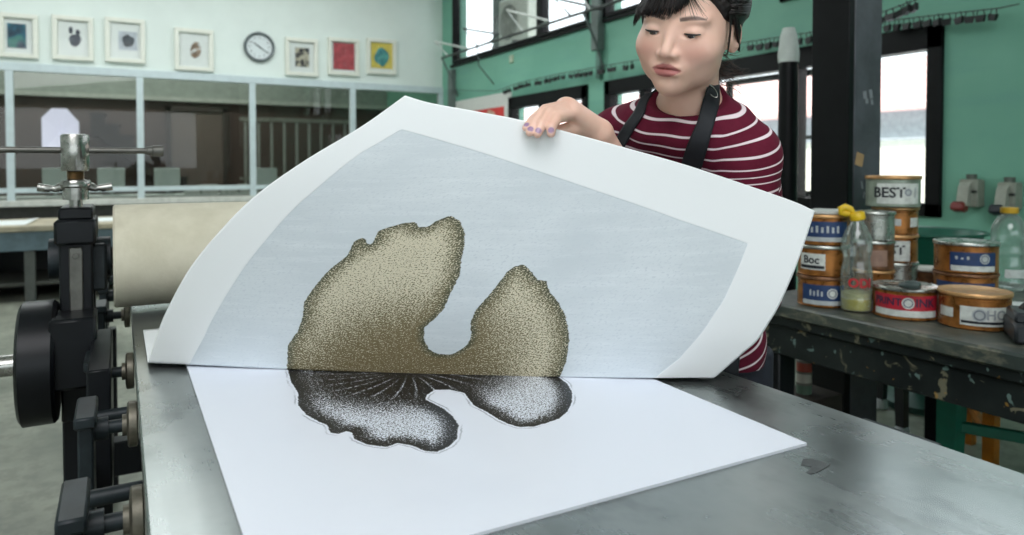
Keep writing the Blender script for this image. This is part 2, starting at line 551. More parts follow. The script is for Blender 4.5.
# side rails below the bed with bearing wheels
for side, xr in (('l', -0.048), ('r', 0.905)):
    sg = 1 if side == 'l' else -1
    ys_ = [1.52, 1.205, 0.88, 0.56, 0.24, 2.1, 2.42, 2.74]
    rail = MB().span((xr - 0.012, 0.2, 0.56), (xr + 0.006, 2.9, 0.70), 0.003)
    for y in (0.24, 2.86):
        rail.span((xr - 0.03, y - 0.03, 0.0), (xr + 0.03, y + 0.03, 0.62), 0.004)
    rail.span((xr - 0.005, 1.36, 0.60), (xr + 0.03, 1.70, 0.855), 0.003)
    rl_ = rail.build('side_rail', M_IRON, press)
    for y in ys_:
        br = MB()
        xa = xr + sg * 0.006
        br.span((xr - 0.010, y - 0.045, 0.66), (xr + 0.010, y + 0.045, 0.838), 0.003)
        br.span((xr - 0.014, y - 0.055, 0.825), (xr + 0.014, y + 0.055, 0.842), 0.003)
        b_ = br.build('bearing_bracket', M_IRON2, press)
        wx = xr + sg * 0.060
        wh = MB().lathe([(0, -0.007), (0.031, -0.007), (0.034, -0.005), (0.034, 0.005), (0.031, 0.007), (0.016, 0.008), (0.016, 0.014 * 1), (0, 0.014)], (wx, y, 0.806), (-sg, 0, 0), 32)
        wh.build('wheel', pm('rusty_wheel_steel', (104, 100, 88), 0.45, 0.6, var=0.3, scale=40), b_)
        MB().cyl((xr + sg * 0.008, y, 0.806), (wx, y, 0.806), 0.010, n=14).cyl((xr + sg * 0.010, y, 0.806), (xr + sg * 0.028, y, 0.806), 0.017, n=16).build('axle', M_IRON2, b_)
    for y in (1.36, 1.03):
        MB().cyl((xr, y, 0.775), (xr + sg * 0.09, y, 0.775), 0.011, n=14).build('tie_bar', M_IRON2, press)
for y in (0.22, 2.3):
    MB().span((-0.05, y, 0.3), (0.9, y + 0.06, 0.4), 0.004).build('cross_beam', M_IRON, press)

# ================================================================== inked plate lying on the bed
PLZ = BEDZ + 0.0035
def seg_sd(poly, pts):
    """signed distance (+ inside) of 2-D points to a closed polygon"""
    poly = np.asarray(poly, float); pts = np.asarray(pts, float)
    d = np.full(len(pts), 1e9); ins = np.zeros(len(pts), bool)
    for a, b in zip(poly, np.roll(poly, -1, 0)):
        e = b - a; q = pts - a
        t = np.clip((q @ e) / (e @ e + 1e-12), 0, 1)
        d = np.minimum(d, np.hypot(*(q - t[:, None] * e).T))
        c = ((a[1] > pts[:, 1]) != (b[1] > pts[:, 1])) & (pts[:, 0] < (b[0] - a[0]) * (pts[:, 1] - a[1]) / (b[1] - a[1] + 1e-12) + a[0])
        ins ^= c
    return np.where(ins, d, -d)
def ink_nodes(n, cx, cy, k=1.0):
    """flecks: coverage mask from distance-to-outline, with radial dashes about the centre"""
    u = n.uv()
    sep = n.new('ShaderNodeSeparateXYZ'); n.link(u, sep.inputs[0])
    dx = n.math('SUBTRACT', sep.outputs[0], cx); dy = n.math('SUBTRACT', sep.outputs[1], cy)
    rad = n.math('SQRT', n.math('ADD', n.math('MULTIPLY', dx, dx), n.math('MULTIPLY', dy, dy)))
    ang = n.math('ARCTAN2', dy, dx)
    sd = n.math('ADD', n.attr('outline').outputs['Fac'], n.math('MULTIPLY_ADD', n.noise(u, 160.0 / k, 3.0), 0.004 * k, -0.002 * k))
    comb = n.new('ShaderNodeCombineXYZ')
    n.link(n.math('MULTIPLY', ang, 9.0), comb.inputs[0]); n.link(n.math('MULTIPLY', rad, 60.0 / k), comb.inputs[1])
    return u, rad, ang, sd, comb.outputs[0]

PLATE_ART = [(0.2317, 1.1541), (0.2211, 1.0798), (0.2185, 1.0174), (0.2073, 0.9662), (0.2081, 0.9242), (0.2166, 0.8887), (0.2228, 0.8735), (0.2195, 0.8464), (0.2264, 0.8378), (0.2387, 0.8418), (0.2429, 0.8332), (0.2393, 0.8127), (0.2483, 0.7879), (0.2647, 0.7714), (0.2809, 0.7757), (0.2931, 0.7588), (0.2998, 0.7387), (0.3111, 0.7292), (0.3301, 0.7381), (0.3468, 0.7536), (0.3671, 0.7927), (0.3736, 0.8252), (0.3747, 0.8572), (0.3698, 0.8872), (0.3671, 0.9028), (0.3763, 0.919), (0.3942, 0.9343), (0.4138, 0.9249), (0.4268, 0.9007), (0.4202, 0.873), (0.4153, 0.8478), (0.4191, 0.8188), (0.42, 0.7869), (0.4224, 0.7672), (0.4299, 0.7498), (0.4469, 0.7418), (0.4669, 0.7446), (0.4879, 0.7488), (0.5134, 0.766), (0.5394, 0.794), (0.5634, 0.8293), (0.5784, 0.8631), (0.5861, 0.9041), (0.5914, 0.9629), (0.5601, 1.0069), (0.5275, 1.0528), (0.4531, 1.138), (0.3277, 1.1934), (0.2618, 1.2016)]
PL = [(0.0908, 0.5535), (0.7005, 0.5415), (0.7225, 1.47), (0.0908, 1.47)]     # plate corners on the bed
def grid_mesh(name, pts, nu, nv):
    """pts: (nu*nv,3) row-major in v"""
    fs = []
    for j in range(nv - 1):
        for i in range(nu - 1):
            a = j * nu + i
            fs.append((a, a + 1, a + nu + 1, a + nu))
    me = bpy.data.meshes.new(name)
    me.from_pydata([tuple(map(float, p)) for p in pts], [], fs)
    return me, fs
def set_uv(me, uv):
    l = me.uv_layers.new(name='UVMap')
    idx = np.empty(len(me.loops), int); me.loops.foreach_get('vertex_index', idx)
    l.data.foreach_set('uv', np.asarray(uv, np.float32)[idx].ravel())
def set_attr(me, name, val):
    a = me.attributes.new(name, 'FLOAT', 'POINT'); a.data.foreach_set('value', np.asarray(val, np.float32))
def plate_mat():
    n = NT('inked_plate_face')
    u, rad, ang, sd, pol = ink_nodes(n, 0.392, 1.045)
    white = srgb(230, 234, 243)
    smear = n.step(n.noise(u, 5.0, 4.0), 0.45, 0.8)
    paper = n.mix(n.math('MULTIPLY', smear, 0.25), white, srgb(212, 218, 230))
    ink = srgb(12, 12, 15)
    # fleck density: sparse at the rim, rich in the middle band, dark in the heart
    rim = n.step(sd, 0.001, 0.034)
    heart = n.step(rad, 0.10, 0.225)
    heart2 = n.step(n.math('ABSOLUTE', n.math('SUBTRACT', ang, 0.0)), 0.0, 0.9)
    dens = n.math('MULTIPLY', rim, n.math('MULTIPLY_ADD', heart, 0.85, 0.0))
    worm = n.noise(n.scaled(u, (1, 1, 1)), 470.0, 1.0, 0.5, 0.6)
    thr = n.math('MULTIPLY_ADD', dens, -0.32, 0.71)
    fl = n.step(worm, n.math('SUBTRACT', thr, 0.022), n.math('ADD', thr, 0.022))
    # radial dashes in the heart
    spoke = n.math('SINE', n.math('MULTIPLY', n.math('ADD', ang, n.math('MULTIPLY', rad, 1.5)), 26.0))
    dash = n.noise(n.scaled(pol, (4.0, 3.6, 1)), 1.0, 2.0)
    sp = n.math('MULTIPLY', n.step(spoke, 0.84, 0.98), n.step(dash, 0.50, 0.56))
    ring = n.math('MULTIPLY', n.step(rad, 0.03, 0.06), n.step(rad, 0.10, 0.16, 1.0, 0.0))
    sp = n.math('MULTIPLY', sp, ring)
    fl = n.math('MAXIMUM', fl, n.math('MULTIPLY', sp, 0.75))
    inked = n.mix(fl, ink, srgb(226, 231, 240))
    body = n.mix(n.step(sd, -0.0006, 0.0008), paper, inked)
    # thin wiped halo line following the outline
    hal = n.math('MULTIPLY', n.step(n.math('ABSOLUTE', n.math('ADD', sd, n.math('MULTIPLY_ADD', n.noise(u, 22.0, 2.0), 0.006, 0.0008))), 0.0006, 0.0018, 1.0, 0.0), n.step(n.noise(u, 14.0, 2.0), 0.40, 0.55))
    n.color(n.mix(n.math('MULTIPLY', hal, 0.55), body, srgb(120, 124, 134)))
    n.rough(0.38)
    n.bump(n.math('ADD', n.step(sd, -0.004, 0.001), n.math('MULTIPLY', hal, 0.6)), 0.35, 0.0012)
    return n.m
plate = None
def make_plate():
    nu, nv = 190, 280
    a, b, c, d = [np.array(p) for p in PL]
    U, V = np.meshgrid(np.linspace(0, 1, nu), np.linspace(0, 1, nv))
    U, V = U.ravel()[:, None], V.ravel()[:, None]
    xy = (1 - U) * (1 - V) * a + U * (1 - V) * b + U * V * c + (1 - U) * V * d
    o = np.array((0.40, 1.0, BEDZ))
    pts = np.c_[xy, np.full(len(xy), PLZ)] - o
    me, fs = grid_mesh('printing_plate', pts, nu, nv)
    # sides and underside
    bm = bmesh.new(); bm.from_mesh(me); bm.verts.ensure_lookup_table()
    bm.faces.ensure_lookup_table()
    r = bmesh.ops.extrude_edge_only(bm, edges=[e for e in bm.edges if e.is_boundary])
    nvs = [g for g in r['geom'] if isinstance(g, bmesh.types.BMVert)]
    for v in nvs: v.co.z -= PLZ - BEDZ - 0.0002
    for f in r['geom']:
        if isinstance(f, bmesh.types.BMFace): f.material_index = 1
    bmesh.ops.recalc_face_normals(bm, faces=bm.faces)
    bm.to_mesh(me); bm.free()
    co = np.empty(len(me.vertices) * 3); me.vertices.foreach_get('co', co); co = co.reshape(-1, 3) + o
    set_attr(me, 'outline', np.clip(seg_sd(PLATE_ART, co[:, :2]), -0.2, 0.2))
    set_uv(me, co[:, :2])
    me.materials.append(plate_mat()); me.materials.append(pm('plate_edge', (206, 210, 216), 0.5, var=0.03))
    me.polygons.foreach_set('use_smooth', [True] * len(me.polygons)); me.set_sharp_from_angle(angle=R_(40))
    ob = bpy.data.objects.new('printing_plate', me); COL.objects.link(ob); ob.location = o
    return tag(ob, 'white rectangular printing plate with a black stippled mushroom shape lying flat on the press bed', 'printing plate')
make_plate()
# ================================================================== the lifted print
def curve_fn(pts):
    """arc-length parameterised Catmull-Rom curve through 3-D points -> f(t in 0..1)"""
    p = np.asarray(pts, float)
    ext = np.vstack([2 * p[0] - p[1], p, 2 * p[-1] - p[-2]])
    out = []
    for i in range(1, len(ext) - 2):
        a, b, c, d = ext[i - 1:i + 3]
        t = np.linspace(0, 1, 24, endpoint=False)[:, None]
        out.append(0.5 * (2 * b + (c - a) * t + (2 * a - 5 * b + 4 * c - d) * t ** 2 + (3 * b - a - 3 * c + d) * t ** 3))
    q = np.vstack(out + [p[-1:]])
    s = np.concatenate([[0], np.cumsum(np.linalg.norm(np.diff(q, axis=0), axis=1))])
    s /= s[-1]
    return lambda t: np.stack([np.interp(t, s, q[:, k]) for k in range(q.shape[1])], -1)
def coons(B, Tp, L, Rr, u, v):
    u, v = u[:, None], v[:, None]
    b, t, l, r = B(u[:, 0]), Tp(u[:, 0]), L(v[:, 0]), Rr(v[:, 0])
    p00, p10, p01, p11 = B(np.zeros(1)), B(np.ones(1)), Tp(np.zeros(1)), Tp(np.ones(1))
    return (1 - v) * b + v * t + (1 - u) * l + u * r - ((1 - u) * (1 - v) * p00 + u * (1 - v) * p10 + (1 - u) * v * p01 + u * v * p11)

GOLD_UV = [(0.2448, 0.0), (0.2303, 0.0737), (0.2366, 0.1209), (0.2315, 0.1694), (0.2202, 0.2154), (0.2217, 0.2722), (0.2252, 0.3262), (0.2363, 0.3809), (0.2281, 0.4349), (0.2338, 0.4495), (0.2436, 0.4466), (0.2563, 0.4271), (0.2599, 0.4395), (0.2515, 0.4817), (0.2639, 0.5024), (0.281, 0.5255), (0.298, 0.5369), (0.3111, 0.5213), (0.3239, 0.5268), (0.3299, 0.5566), (0.3421, 0.5853), (0.3666, 0.5735), (0.3931, 0.5325), (0.409, 0.492), (0.4235, 0.4362), (0.4414, 0.3779), (0.4489, 0.301), (0.4553, 0.2451), (0.4505, 0.2047), (0.4439, 0.1719), (0.4549, 0.1304), (0.4724, 0.0953), (0.4906, 0.0795), (0.5137, 0.0785), (0.5267, 0.097), (0.5337, 0.1241), (0.5303, 0.157), (0.514, 0.2073), (0.5079, 0.26), (0.5117, 0.3144), (0.5141, 0.3628), (0.5135, 0.417), (0.5195, 0.4449), (0.531, 0.4559), (0.5536, 0.4328), (0.5742, 0.4061), (0.5887, 0.4073), (0.6069, 0.3674), (0.6314, 0.3335), (0.6551, 0.2906), (0.6767, 0.2367), (0.6963, 0.1788), (0.7101, 0.1188), (0.719, 0.072), (0.7268, 0.0)]
MARK_UV = [(0.0725, 0.0), (0.0819, 0.0862), (0.0865, 0.2462), (0.0842, 0.4078), (0.0793, 0.5898), (0.0654, 0.7679), (0.0714, 0.8858), (0.1933, 0.8654), (0.3638, 0.8368), (0.5536, 0.805), (0.7383, 0.7707), (0.8898, 0.7472), (0.8945, 0.6549), (0.901, 0.4723), (0.9004, 0.2722), (0.905, 0.1264), (0.8941, 0.0006)]

PB = [(148, 362), (200, 365), (300, 370), (420, 374.5), (560, 377), (655, 378), (715, 377.5)]
PT = [(405, 95.5), (431, 103), (480, 112), (525, 121), (590, 138), (657, 156.5), (702, 170), (787, 199), (815, 211)]
PLF = [(148, 362), (156, 338), (165, 314), (188, 271), (217, 234), (255, 196), (304, 161), (362, 126), (405, 95.5)]
PRT = [(715, 377.5), (741, 355), (757, 341), (769, 323), (778, 308), (792, 277), (804, 245), (815, 211)]
def dep(u, v):
    base = (1 - u) * (1 - v) * 1.135 + u * (1 - v) * 1.055 + (1 - u) * v * 0.975 + u * v * 1.015
    return base - 0.035 * np.sin(math.pi * np.clip(v, 0, 1)) * (1 - 0.5 * u) - 0.02 * np.sin(math.pi * u) * v
def to3(px, d):
    out = np.empty((len(px), 3))
    Rn = np.array(CAM_R)
    c = np.c_[(px[:, 0] - CX0) / FPX, (PY0 - px[:, 1]) / FPX, -np.ones(len(px))] * d[:, None]
    return c @ Rn.T + np.array(CAM_LOC)
def paper_edge(pts, us, vs):
    f = curve_fn(pts)
    t = np.linspace(0, 1, 60)
    u, v = us(t), vs(t)
    return to3(f(t), dep(u, v))
def print_mat():
    n = NT('print_face')
    u, rad, ang, sd, pol = ink_nodes(n, 0.342, -0.005, 1.0)
    mk = n.attr('platemark').outputs['Fac']
    border = srgb(238, 240, 240)
    streak = n.step(n.noise(n.scaled(u, (9, 60, 1), (0, 0, R_(28))), 1.0, 4.0, 0.7), 0.45, 0.72)
    cloud = n.step(n.noise(u, 6.0, 4.0, 0.6), 0.3, 0.7)
    field = n.mix(cloud, srgb(204, 211, 215), srgb(216, 222, 225))
    field = n.mix(n.math('MULTIPLY', streak, 0.45), field, srgb(226, 231, 234))
    grain = n.noise(u, 240.0, 3.0)
    field = n.mix(n.step(grain, 0.52, 0.7), field, srgb(202, 209, 214))
    base = n.mix(n.step(mk, -0.0008, 0.0010), border, field)
    ol = n.mix(n.step(rad, 0.05, 0.25), srgb(122, 108, 78), srgb(108, 103, 78))
    ol = n.mix(n.step(sd, 0.0, 0.012, 1.0, 0.0), ol, srgb(78, 80, 62))
    rim = n.step(sd, 0.0005, 0.032)
    heart = n.step(rad, 0.06, 0.24)
    dens = n.math('MULTIPLY', n.math('MULTIPLY_ADD', rim, 0.8, 0.2), n.math('MULTIPLY_ADD', heart, 0.95, 0.05))
    worm = n.noise(u, 480.0, 1.0, 0.5, 0.4)
    thr = n.math('MULTIPLY_ADD', dens, -0.25, 0.65)
    fl = n.step(worm, n.math('SUBTRACT', thr, 0.05), n.math('ADD', thr, 0.05))
    spoke = n.math('SINE', n.math('MULTIPLY', ang, 30.0))
    dash = n.noise(n.scaled(pol, (4.0, 3.0, 1)), 1.0, 2.0)
    sp = n.math('MULTIPLY', n.math('MULTIPLY', n.step(spoke, 0.6, 0.95), n.step(dash, 0.46, 0.56)), n.step(rad, 0.12, 0.2, 1.0, 0.0))
    fl = n.math('MAXIMUM', fl, n.math('MULTIPLY', sp, 0.2))
    ink = n.mix(fl, ol, srgb(212, 203, 178))
    n.color(n.mix(n.step(sd, -0.0006, 0.0008), base, ink))
    n.rough(0.55)
    n.b.inputs['Specular IOR Level'].default_value = 0.3
    n.bump(n.math('ADD', n.step(mk, -0.0015, 0.0015, 1.0, 0.0), n.math('MULTIPLY', grain, 0.05)), 0.3, 0.0015)
    return n.m
def make_print():
    nu, nv, nb = 230, 170, 26
    t = np.linspace(0, 1, nu)
    B = curve_fn(np.c_[paper_edge(PB, lambda t: t, lambda t: 0 * t)])
    fB, fT, fL, fR = curve_fn(PB), curve_fn(PT), curve_fn(PLF), curve_fn(PRT)
    U, V = np.meshgrid(t, np.linspace(0, 1, nv))
    uu, vv = U.ravel(), V.ravel()
    pts = to3(coons(fB, fT, fL, fR, uu, vv), dep(uu, vv))
    G = pts.reshape(nv, nu, 3)
    # round the two free corners slightly by easing; then the part still lying on the bed behind the bend
    front = G[0]
    back = []
    z_flat = PLZ + 0.0022
    y_far = np.linspace(1.545, 1.50, nu)
    flat_x = front[:, 0] + 0.0
    arc = 9
    for k in range(1, nb + 1):
        if k <= arc:
            a = math.pi * k / arc          # curl under: from the bend down to the bed
            s = k / arc
            q = front.copy()
            q[:, 2] = z_flat + (front[:, 2] - z_flat) * (0.5 + 0.5 * math.cos(a))
            q[:, 1] = front[:, 1] + 0.004 * (s * s) * 4
            back.append(q)
        else:
            s = (k - arc) / (nb - arc)
            q = front.copy()
            y0 = front[:, 1] + 0.016
            q[:, 1] = y0 + (y_far - y0) * s
            q[:, 2] = z_flat
            back.append(q)
    allr = np.concatenate([np.array(back[::-1]), G], 0)
    NV = len(allr)
    # metric paper coordinates
    seg = np.linalg.norm(np.diff(G, axis=0), axis=2)
    tt = np.concatenate([np.zeros((1, nu)), np.cumsum(seg, 0)], 0)
    ss = np.tile(t * 0.77, (nv, 1))
    def met(uvp):
        out = []
        for a, b in uvp:
            x = a * (nu - 1); y = b * (nv - 1)
            i = min(int(x), nu - 2); j = min(int(y), nv - 2); fx, fy = x - i, y - j
            q = (tt[j, i] * (1 - fx) + tt[j, i + 1] * fx) * (1 - fy) + (tt[j + 1, i] * (1 - fx) + tt[j + 1, i + 1] * fx) * fy
            out.append((a * 0.77, q))
        return out
    gold = met(GOLD_UV); mark = met(MARK_UV)
    gold = [(gold[0][0], -0.12)] + gold + [(gold[-1][0], -0.12)]
    mark = [(mark[0][0], -0.5)] + mark + [(mark[-1][0], -0.5)]
    tb = -np.linalg.norm(np.array(back[::-1]) - front[None], axis=2)
    T_ = np.concatenate([tb, tt], 0); S_ = np.concatenate([np.tile(t * 0.77, (nb, 1)), ss], 0)
    st = np.c_[S_.ravel(), T_.ravel()]
    o = np.array((0.42, 1.15, BEDZ))
    me, fs = grid_mesh('paper_print', allr.reshape(-1, 3) - o, nu, NV)
    set_attr(me, 'outline', np.clip(seg_sd(gold, st), -0.2, 0.2))
    set_attr(me, 'platemark', np.clip(seg_sd(mark, st), -0.2, 0.2))
    set_uv(me, st)
    back_m = pm('plain_paper', (236, 239, 240), 0.6, var=0.02)
    me.materials.append(print_mat()); me.materials.append(back_m)
    me.polygons.foreach_set('use_smooth', [True] * len(me.polygons))
    ob = bpy.data.objects.new('paper_print', me); COL.objects.link(ob); ob.location = o
    # outward side: face the lens of the reader, i.e. away from the bed behind
    mid = me.polygons[(nb + nv // 2) * (nu - 1) + nu // 2]
    if mid.normal.dot(Vector(CAM_LOC) - Vector(o) - mid.center) < 0: me.flip_normals()
    sm = ob.modifiers.new('thickness', 'SOLIDIFY'); sm.thickness = 0.0009; sm.offset = -1
    sm.material_offset = 1; sm.material_offset_rim = 1
    tag(ob, 'large white sheet being peeled up showing a gold brown mushroom print on grey', 'art print')
    return ob, G
PRINT, PRINT_G = make_print()
# ================================================================== back wall: framed prints and clock
M_FRAME = pm('cream_picture_frame', (224, 226, 214), 0.4, var=0.03)
M_MAT = pm('picture_mount', (214, 220, 216), 0.7, var=0.02)
def art_mat(name, cols, scale, lo=0.35, hi=0.65, stretch=(1, 1, 1)):
    n = NT(name)
    o = n.scaled(n.obj(), stretch)
    f = n.noise(o, scale, 4.0, 0.65)
    c = n.mix(n.step(f, lo, hi), srgb(*cols[0]), srgb(*cols[1]))
    if len(cols) > 2:
        c = n.mix(n.step(n.noise(o, scale * 0.6, 3.0), 0.52, 0.62), c, srgb(*cols[2]))
    n.color(c); n.rough(0.6)
    return n.m
def wall_px(x, y, off=0.0):
    return on_y(x, y, BY - off)
def blob(cx, cz, rx, rz, y, lobes, seed):
    r = random.Random(seed)
    pts = []
    for k in range(36):
        t = 2 * math.pi * k / 36
        q = 1 + sum(a * math.sin(m * t + p) for m, a, p in lobes) + r.uniform(-0.06, 0.06)
        pts.append((cx + rx * q * math.cos(t), y, cz + rz * q * math.sin(t)))
    return pts
FR = [  # x0,y0,x1,y1, label, artwork kind
    (-1.5, 13, 39, 59, 'cream framed picture of a dark teal and blue square scene', 'sea'),
    (52, 15.5, 94, 61.5, 'cream framed print of a small black apple shaped blot with two stalks', 'blot'),
    (104.6, 17.6, 145.5, 64, 'cream framed print of a dark round shape on a pale grey square', 'round'),
    (174, 28, 213.5, 72, 'cream framed print of a small brown and grey arch shape', 'arch'),
    (284.5, 37.5, 317.5, 77, 'cream framed black and white abstract print right of the wall clock', 'abstract'),
    (327, 37.5, 358.5, 76.5, 'cream framed solid red print', 'red'),
    (365.8, 38.2, 395.5, 75.5, 'cream framed print with a teal shape on yellow', 'yellow')]
for x0, y0, x1, y1, lab, kind in FR:
    a, c = wall_px(x0, y0), wall_px(x1, y1)
    # rectangle from mid heights so that it stays square on the wall
    zt = (wall_px((x0 + x1) / 2, y0 + (0.063 * (x1 - x0) / 2)).z + wall_px((x0 + x1) / 2, y0).z) / 2
    X0, X1 = a.x, c.x
    Z1 = wall_px((x0 + x1) / 2, y0 + 1.2).z; Z0 = wall_px((x0 + x1) / 2, y1 - 0.8).z
    w, h = X1 - X0, Z1 - Z0
    cx, cz = (X0 + X1) / 2, (Z0 + Z1) / 2
    t = thing('framed_picture', lab, 'picture', (cx, BY, cz), 'framed prints in a row on the white wall')
    f = MB(); fw = 0.055
    for (dx, sx, dz, sz) in ((0, w, h / 2 - fw / 2, fw), (0, w, -h / 2 + fw / 2, fw)):
        f.box((cx + dx, BY - 0.03, cz + dz), (sx, 0.06, sz), None, 0.005)
    for s_ in (-1, 1):
        f.box((cx + s_ * (w / 2 - fw / 2), BY - 0.03, cz), (fw, 0.058, h - 2 * fw), None, 0.005)
    f.build('frame', M_FRAME, t, smooth=20)
    MB().box((cx, BY - 0.012, cz), (w - 2 * fw + 0.01, 0.006, h - 2 * fw + 0.01)).build('mount', M_MAT, t, smooth=0)
    y = BY - 0.020
    wi, hi = w - 2 * fw, h - 2 * fw
    A = MB()
    dep_ = (0, 0.004, 0)
    if kind == 'sea':
        A.box((cx - 0.02, y, cz), (wi * 0.66, 0.004, hi * 0.70)); m = art_mat('teal_scene', [(16, 40, 56), (34, 98, 120), (60, 120, 110)], 9.0)
    elif kind == 'blot':
        A.prism(blob(cx + 0.02, cz - 0.02, wi * 0.18, hi * 0.19, y, [(2, 0.08, 1), (3, 0.06, 0)], 1), dep_)
        A.prism(blob(cx - 0.025, cz + 0.10, 0.022, 0.045, y, [], 2), dep_).prism(blob(cx + 0.05, cz + 0.08, 0.024, 0.035, y, [], 3), dep_)
        m = art_mat('blot_ink', [(36, 44, 56), (58, 66, 76)], 14)
    elif kind == 'round':
        MB().box((cx + 0.03, y + 0.003, cz), (wi * 0.62, 0.003, hi * 0.52)).build('picture_ground', pm('pale_print_ground', (176, 184, 190), 0.7), t, smooth=0)
        A.prism(blob(cx + 0.03, cz, wi * 0.20, hi * 0.17, y, [(3, 0.06, 1), (5, 0.05, 0)], 5), dep_)
        m = art_mat('round_ink', [(38, 44, 50), (70, 78, 84)], 20)
    elif kind == 'arch':
        A.prism(blob(cx + 0.02, cz, wi * 0.17, hi * 0.25, y, [(2, 0.10, 0.6)], 6), dep_); m = art_mat('arch_ink', [(96, 84, 72), (150, 120, 90), (200, 204, 200)], 22)
    elif kind == 'abstract':
        A.box((cx + 0.01, y, cz), (wi * 0.56, 0.004, hi * 0.64)); m = art_mat('abstract_ink', [(34, 36, 40), (170, 166, 146)], 14, 0.44, 0.54)
    elif kind == 'red':
        A.box((cx + 0.01, y, cz + 0.01), (wi * 0.88, 0.004, hi * 0.90)); m = art_mat('red_ink', [(140, 54, 60), (178, 74, 80)], 12)
    else:
        MB().box((cx + 0.01, y + 0.003, cz + 0.02), (wi * 0.96, 0.003, hi * 0.92)).build('picture_ground', pm('yellow_print_ground', (206, 188, 84), 0.7), t, smooth=0)
        A.prism(blob(cx + 0.01, cz, wi * 0.30, hi * 0.34, y, [(4, 0.07, 0.7), (2, 0.05, 1.5)], 9), dep_); m = art_mat('teal_ink', [(34, 104, 112), (84, 160, 150)], 16)
    A.build('artwork', m, t, smooth=0)
    MB().box((cx, BY - 0.030, cz), (wi, 0.002, hi)).build('glazing', pane_mat('picture_glass', (255, 255, 255), 0.004, 0.05, fr=0.05), t, smooth=0)
# clock
ck = wall_px(259, 47.3)
t = thing('wall_clock', 'round wall clock with a grey rim and white face', 'clock', (ck.x, BY, ck.z))
r = 0.205
MB().lathe([(0, 0), (r, 0), (r, 0.05), (r - 0.012, 0.06), (r - 0.034, 0.052), (r - 0.036, 0.02), (0, 0.02)], (ck.x, BY, ck.z), (0, -1, 0), 48).build('rim', pm('clock_rim', (92, 100, 102), 0.35, 0.2), t)
MB().lathe([(0, 0.02), (r - 0.036, 0.02), (r - 0.036, 0.026), (0, 0.026)], (ck.x, BY, ck.z), (0, -1, 0), 48).build('dial', pm('clock_dial', (214, 222, 222), 0.5, var=0.02), t)
def ck_text():
    for h in range(1, 13):
        a = math.pi / 2 - h * math.pi / 6
        vs, fs = text_mesh(str(h), 0.042)
        ox, oz = 0.128 * math.cos(a), 0.128 * math.sin(a)
        MB().add([(ck.x + v.x + ox, BY - 0.0275 - v.z, ck.z + v.y + oz) for v in vs], fs).build('numeral', pm('black_numeral', (40, 46, 50), 0.5), t, smooth=0)
ck_text()
def hand_(ang, L, wd, dz):
    d = Vector((math.cos(ang), 0, math.sin(ang))); p = Vector((-d.z, 0, d.x))
    c = Vector((ck.x, BY - dz, ck.z))
    return MB().prism([c - d * 0.03 - p * wd, c + d * L - p * wd * 0.5, c + d * L + p * wd * 0.5, c - d * 0.03 + p * wd], (0, -0.003, 0))
hand_(R_(-33), 0.145, 0.006, 0.032).build('minute_hand', pm('black_numeral', (40, 46, 50)), t, smooth=0)
hand_(R_(142), 0.10, 0.008, 0.036).build('hour_hand', pm('black_numeral', (40, 46, 50)), t, smooth=0)

# ================================================================== office behind the glass
M_OFFW = pm('office_white', (196, 206, 206), 0.5, var=0.05)
desk = thing('office_desk', 'long white desk behind the office partition with monitors on it', 'desk', (0, 11.3, 0))
MB().span((-4.2, 10.95, 0.74), (3.6, 11.65, 0.78), 0.004).build('desk_top', M_OFFW, desk)
for x in (-4.1, -1.6, 0.9, 3.5):
    MB().span((x - 0.02, 10.98, 0), (x + 0.02, 11.62, 0.74), 0.003).build('leg', M_OFFW, desk)
mon = None
for x0, x1, lab in ((42, 68, 'white computer monitor behind the press screw, under the bright softbox reflection'),
               (97, 125, 'white computer monitor behind the short press handle'),
               (154, 180, 'white computer monitor under the silver knob of the press bar'),
               (254, 277, 'white computer monitor beside the third partition post, next to the lifted paper')):
    yM = 11.25
    a, c = on_y(x0, 168, yM), on_y(x1, 189, yM)
    X = (a.x + c.x) / 2; Wd = (c.x - a.x)
    t = thing('computer_monitor', lab, 'monitor', (X, yM, 0.78), 'white monitors on the office desk')
    MB().box((X, yM, (a.z + c.z) / 2), (Wd, 0.035, a.z - c.z), None, 0.008).build('screen_back', pm('monitor_back', (176, 190, 190), 0.35, var=0.04), t)
    MB().cyl((X, yM + 0.03, 0.785), (X, yM + 0.03, c.z + 0.06), 0.02).lathe([(0, 0), (0.11, 0), (0.11, 0.012), (0.02, 0.018), (0, 0.018)], (X, yM + 0.03, 0.781), n=28).build('stand', pm('monitor_stand', (150, 160, 160), 0.4), t)
for x, wpx, hpx, lab in ((192, 14, 8, 'white paper box on the office desk, leftmost of the low boxes'), (209, 16, 9, 'white paper box on the office desk, second of the low boxes'), (228, 16, 8, 'white paper box on the office desk, third of the low boxes'), (243, 9, 9, 'white paper box on the office desk next to the third post')):
    yM = 11.15
    c0 = on_y(x, 190, yM)
    k = yM / 10.3 * 9.2 / FPX
    t = thing('paper_box', lab, 'box', (c0.x, yM, 0.78), 'low white boxes on the office desk')
    MB().box((c0.x, yM, 0.782 + hpx * k * 0.45), (wpx * k, 0.22, hpx * k * 0.9), None, 0.006).build('box_body', pm('box_white', (178, 186, 184), 0.7), t)
    MB().box((c0.x, yM, 0.782 + hpx * k * 0.92), (wpx * k + 0.012, 0.232, 0.02), None, 0.004).build('lid', pm('box_lid', (190, 198, 196), 0.7), t)
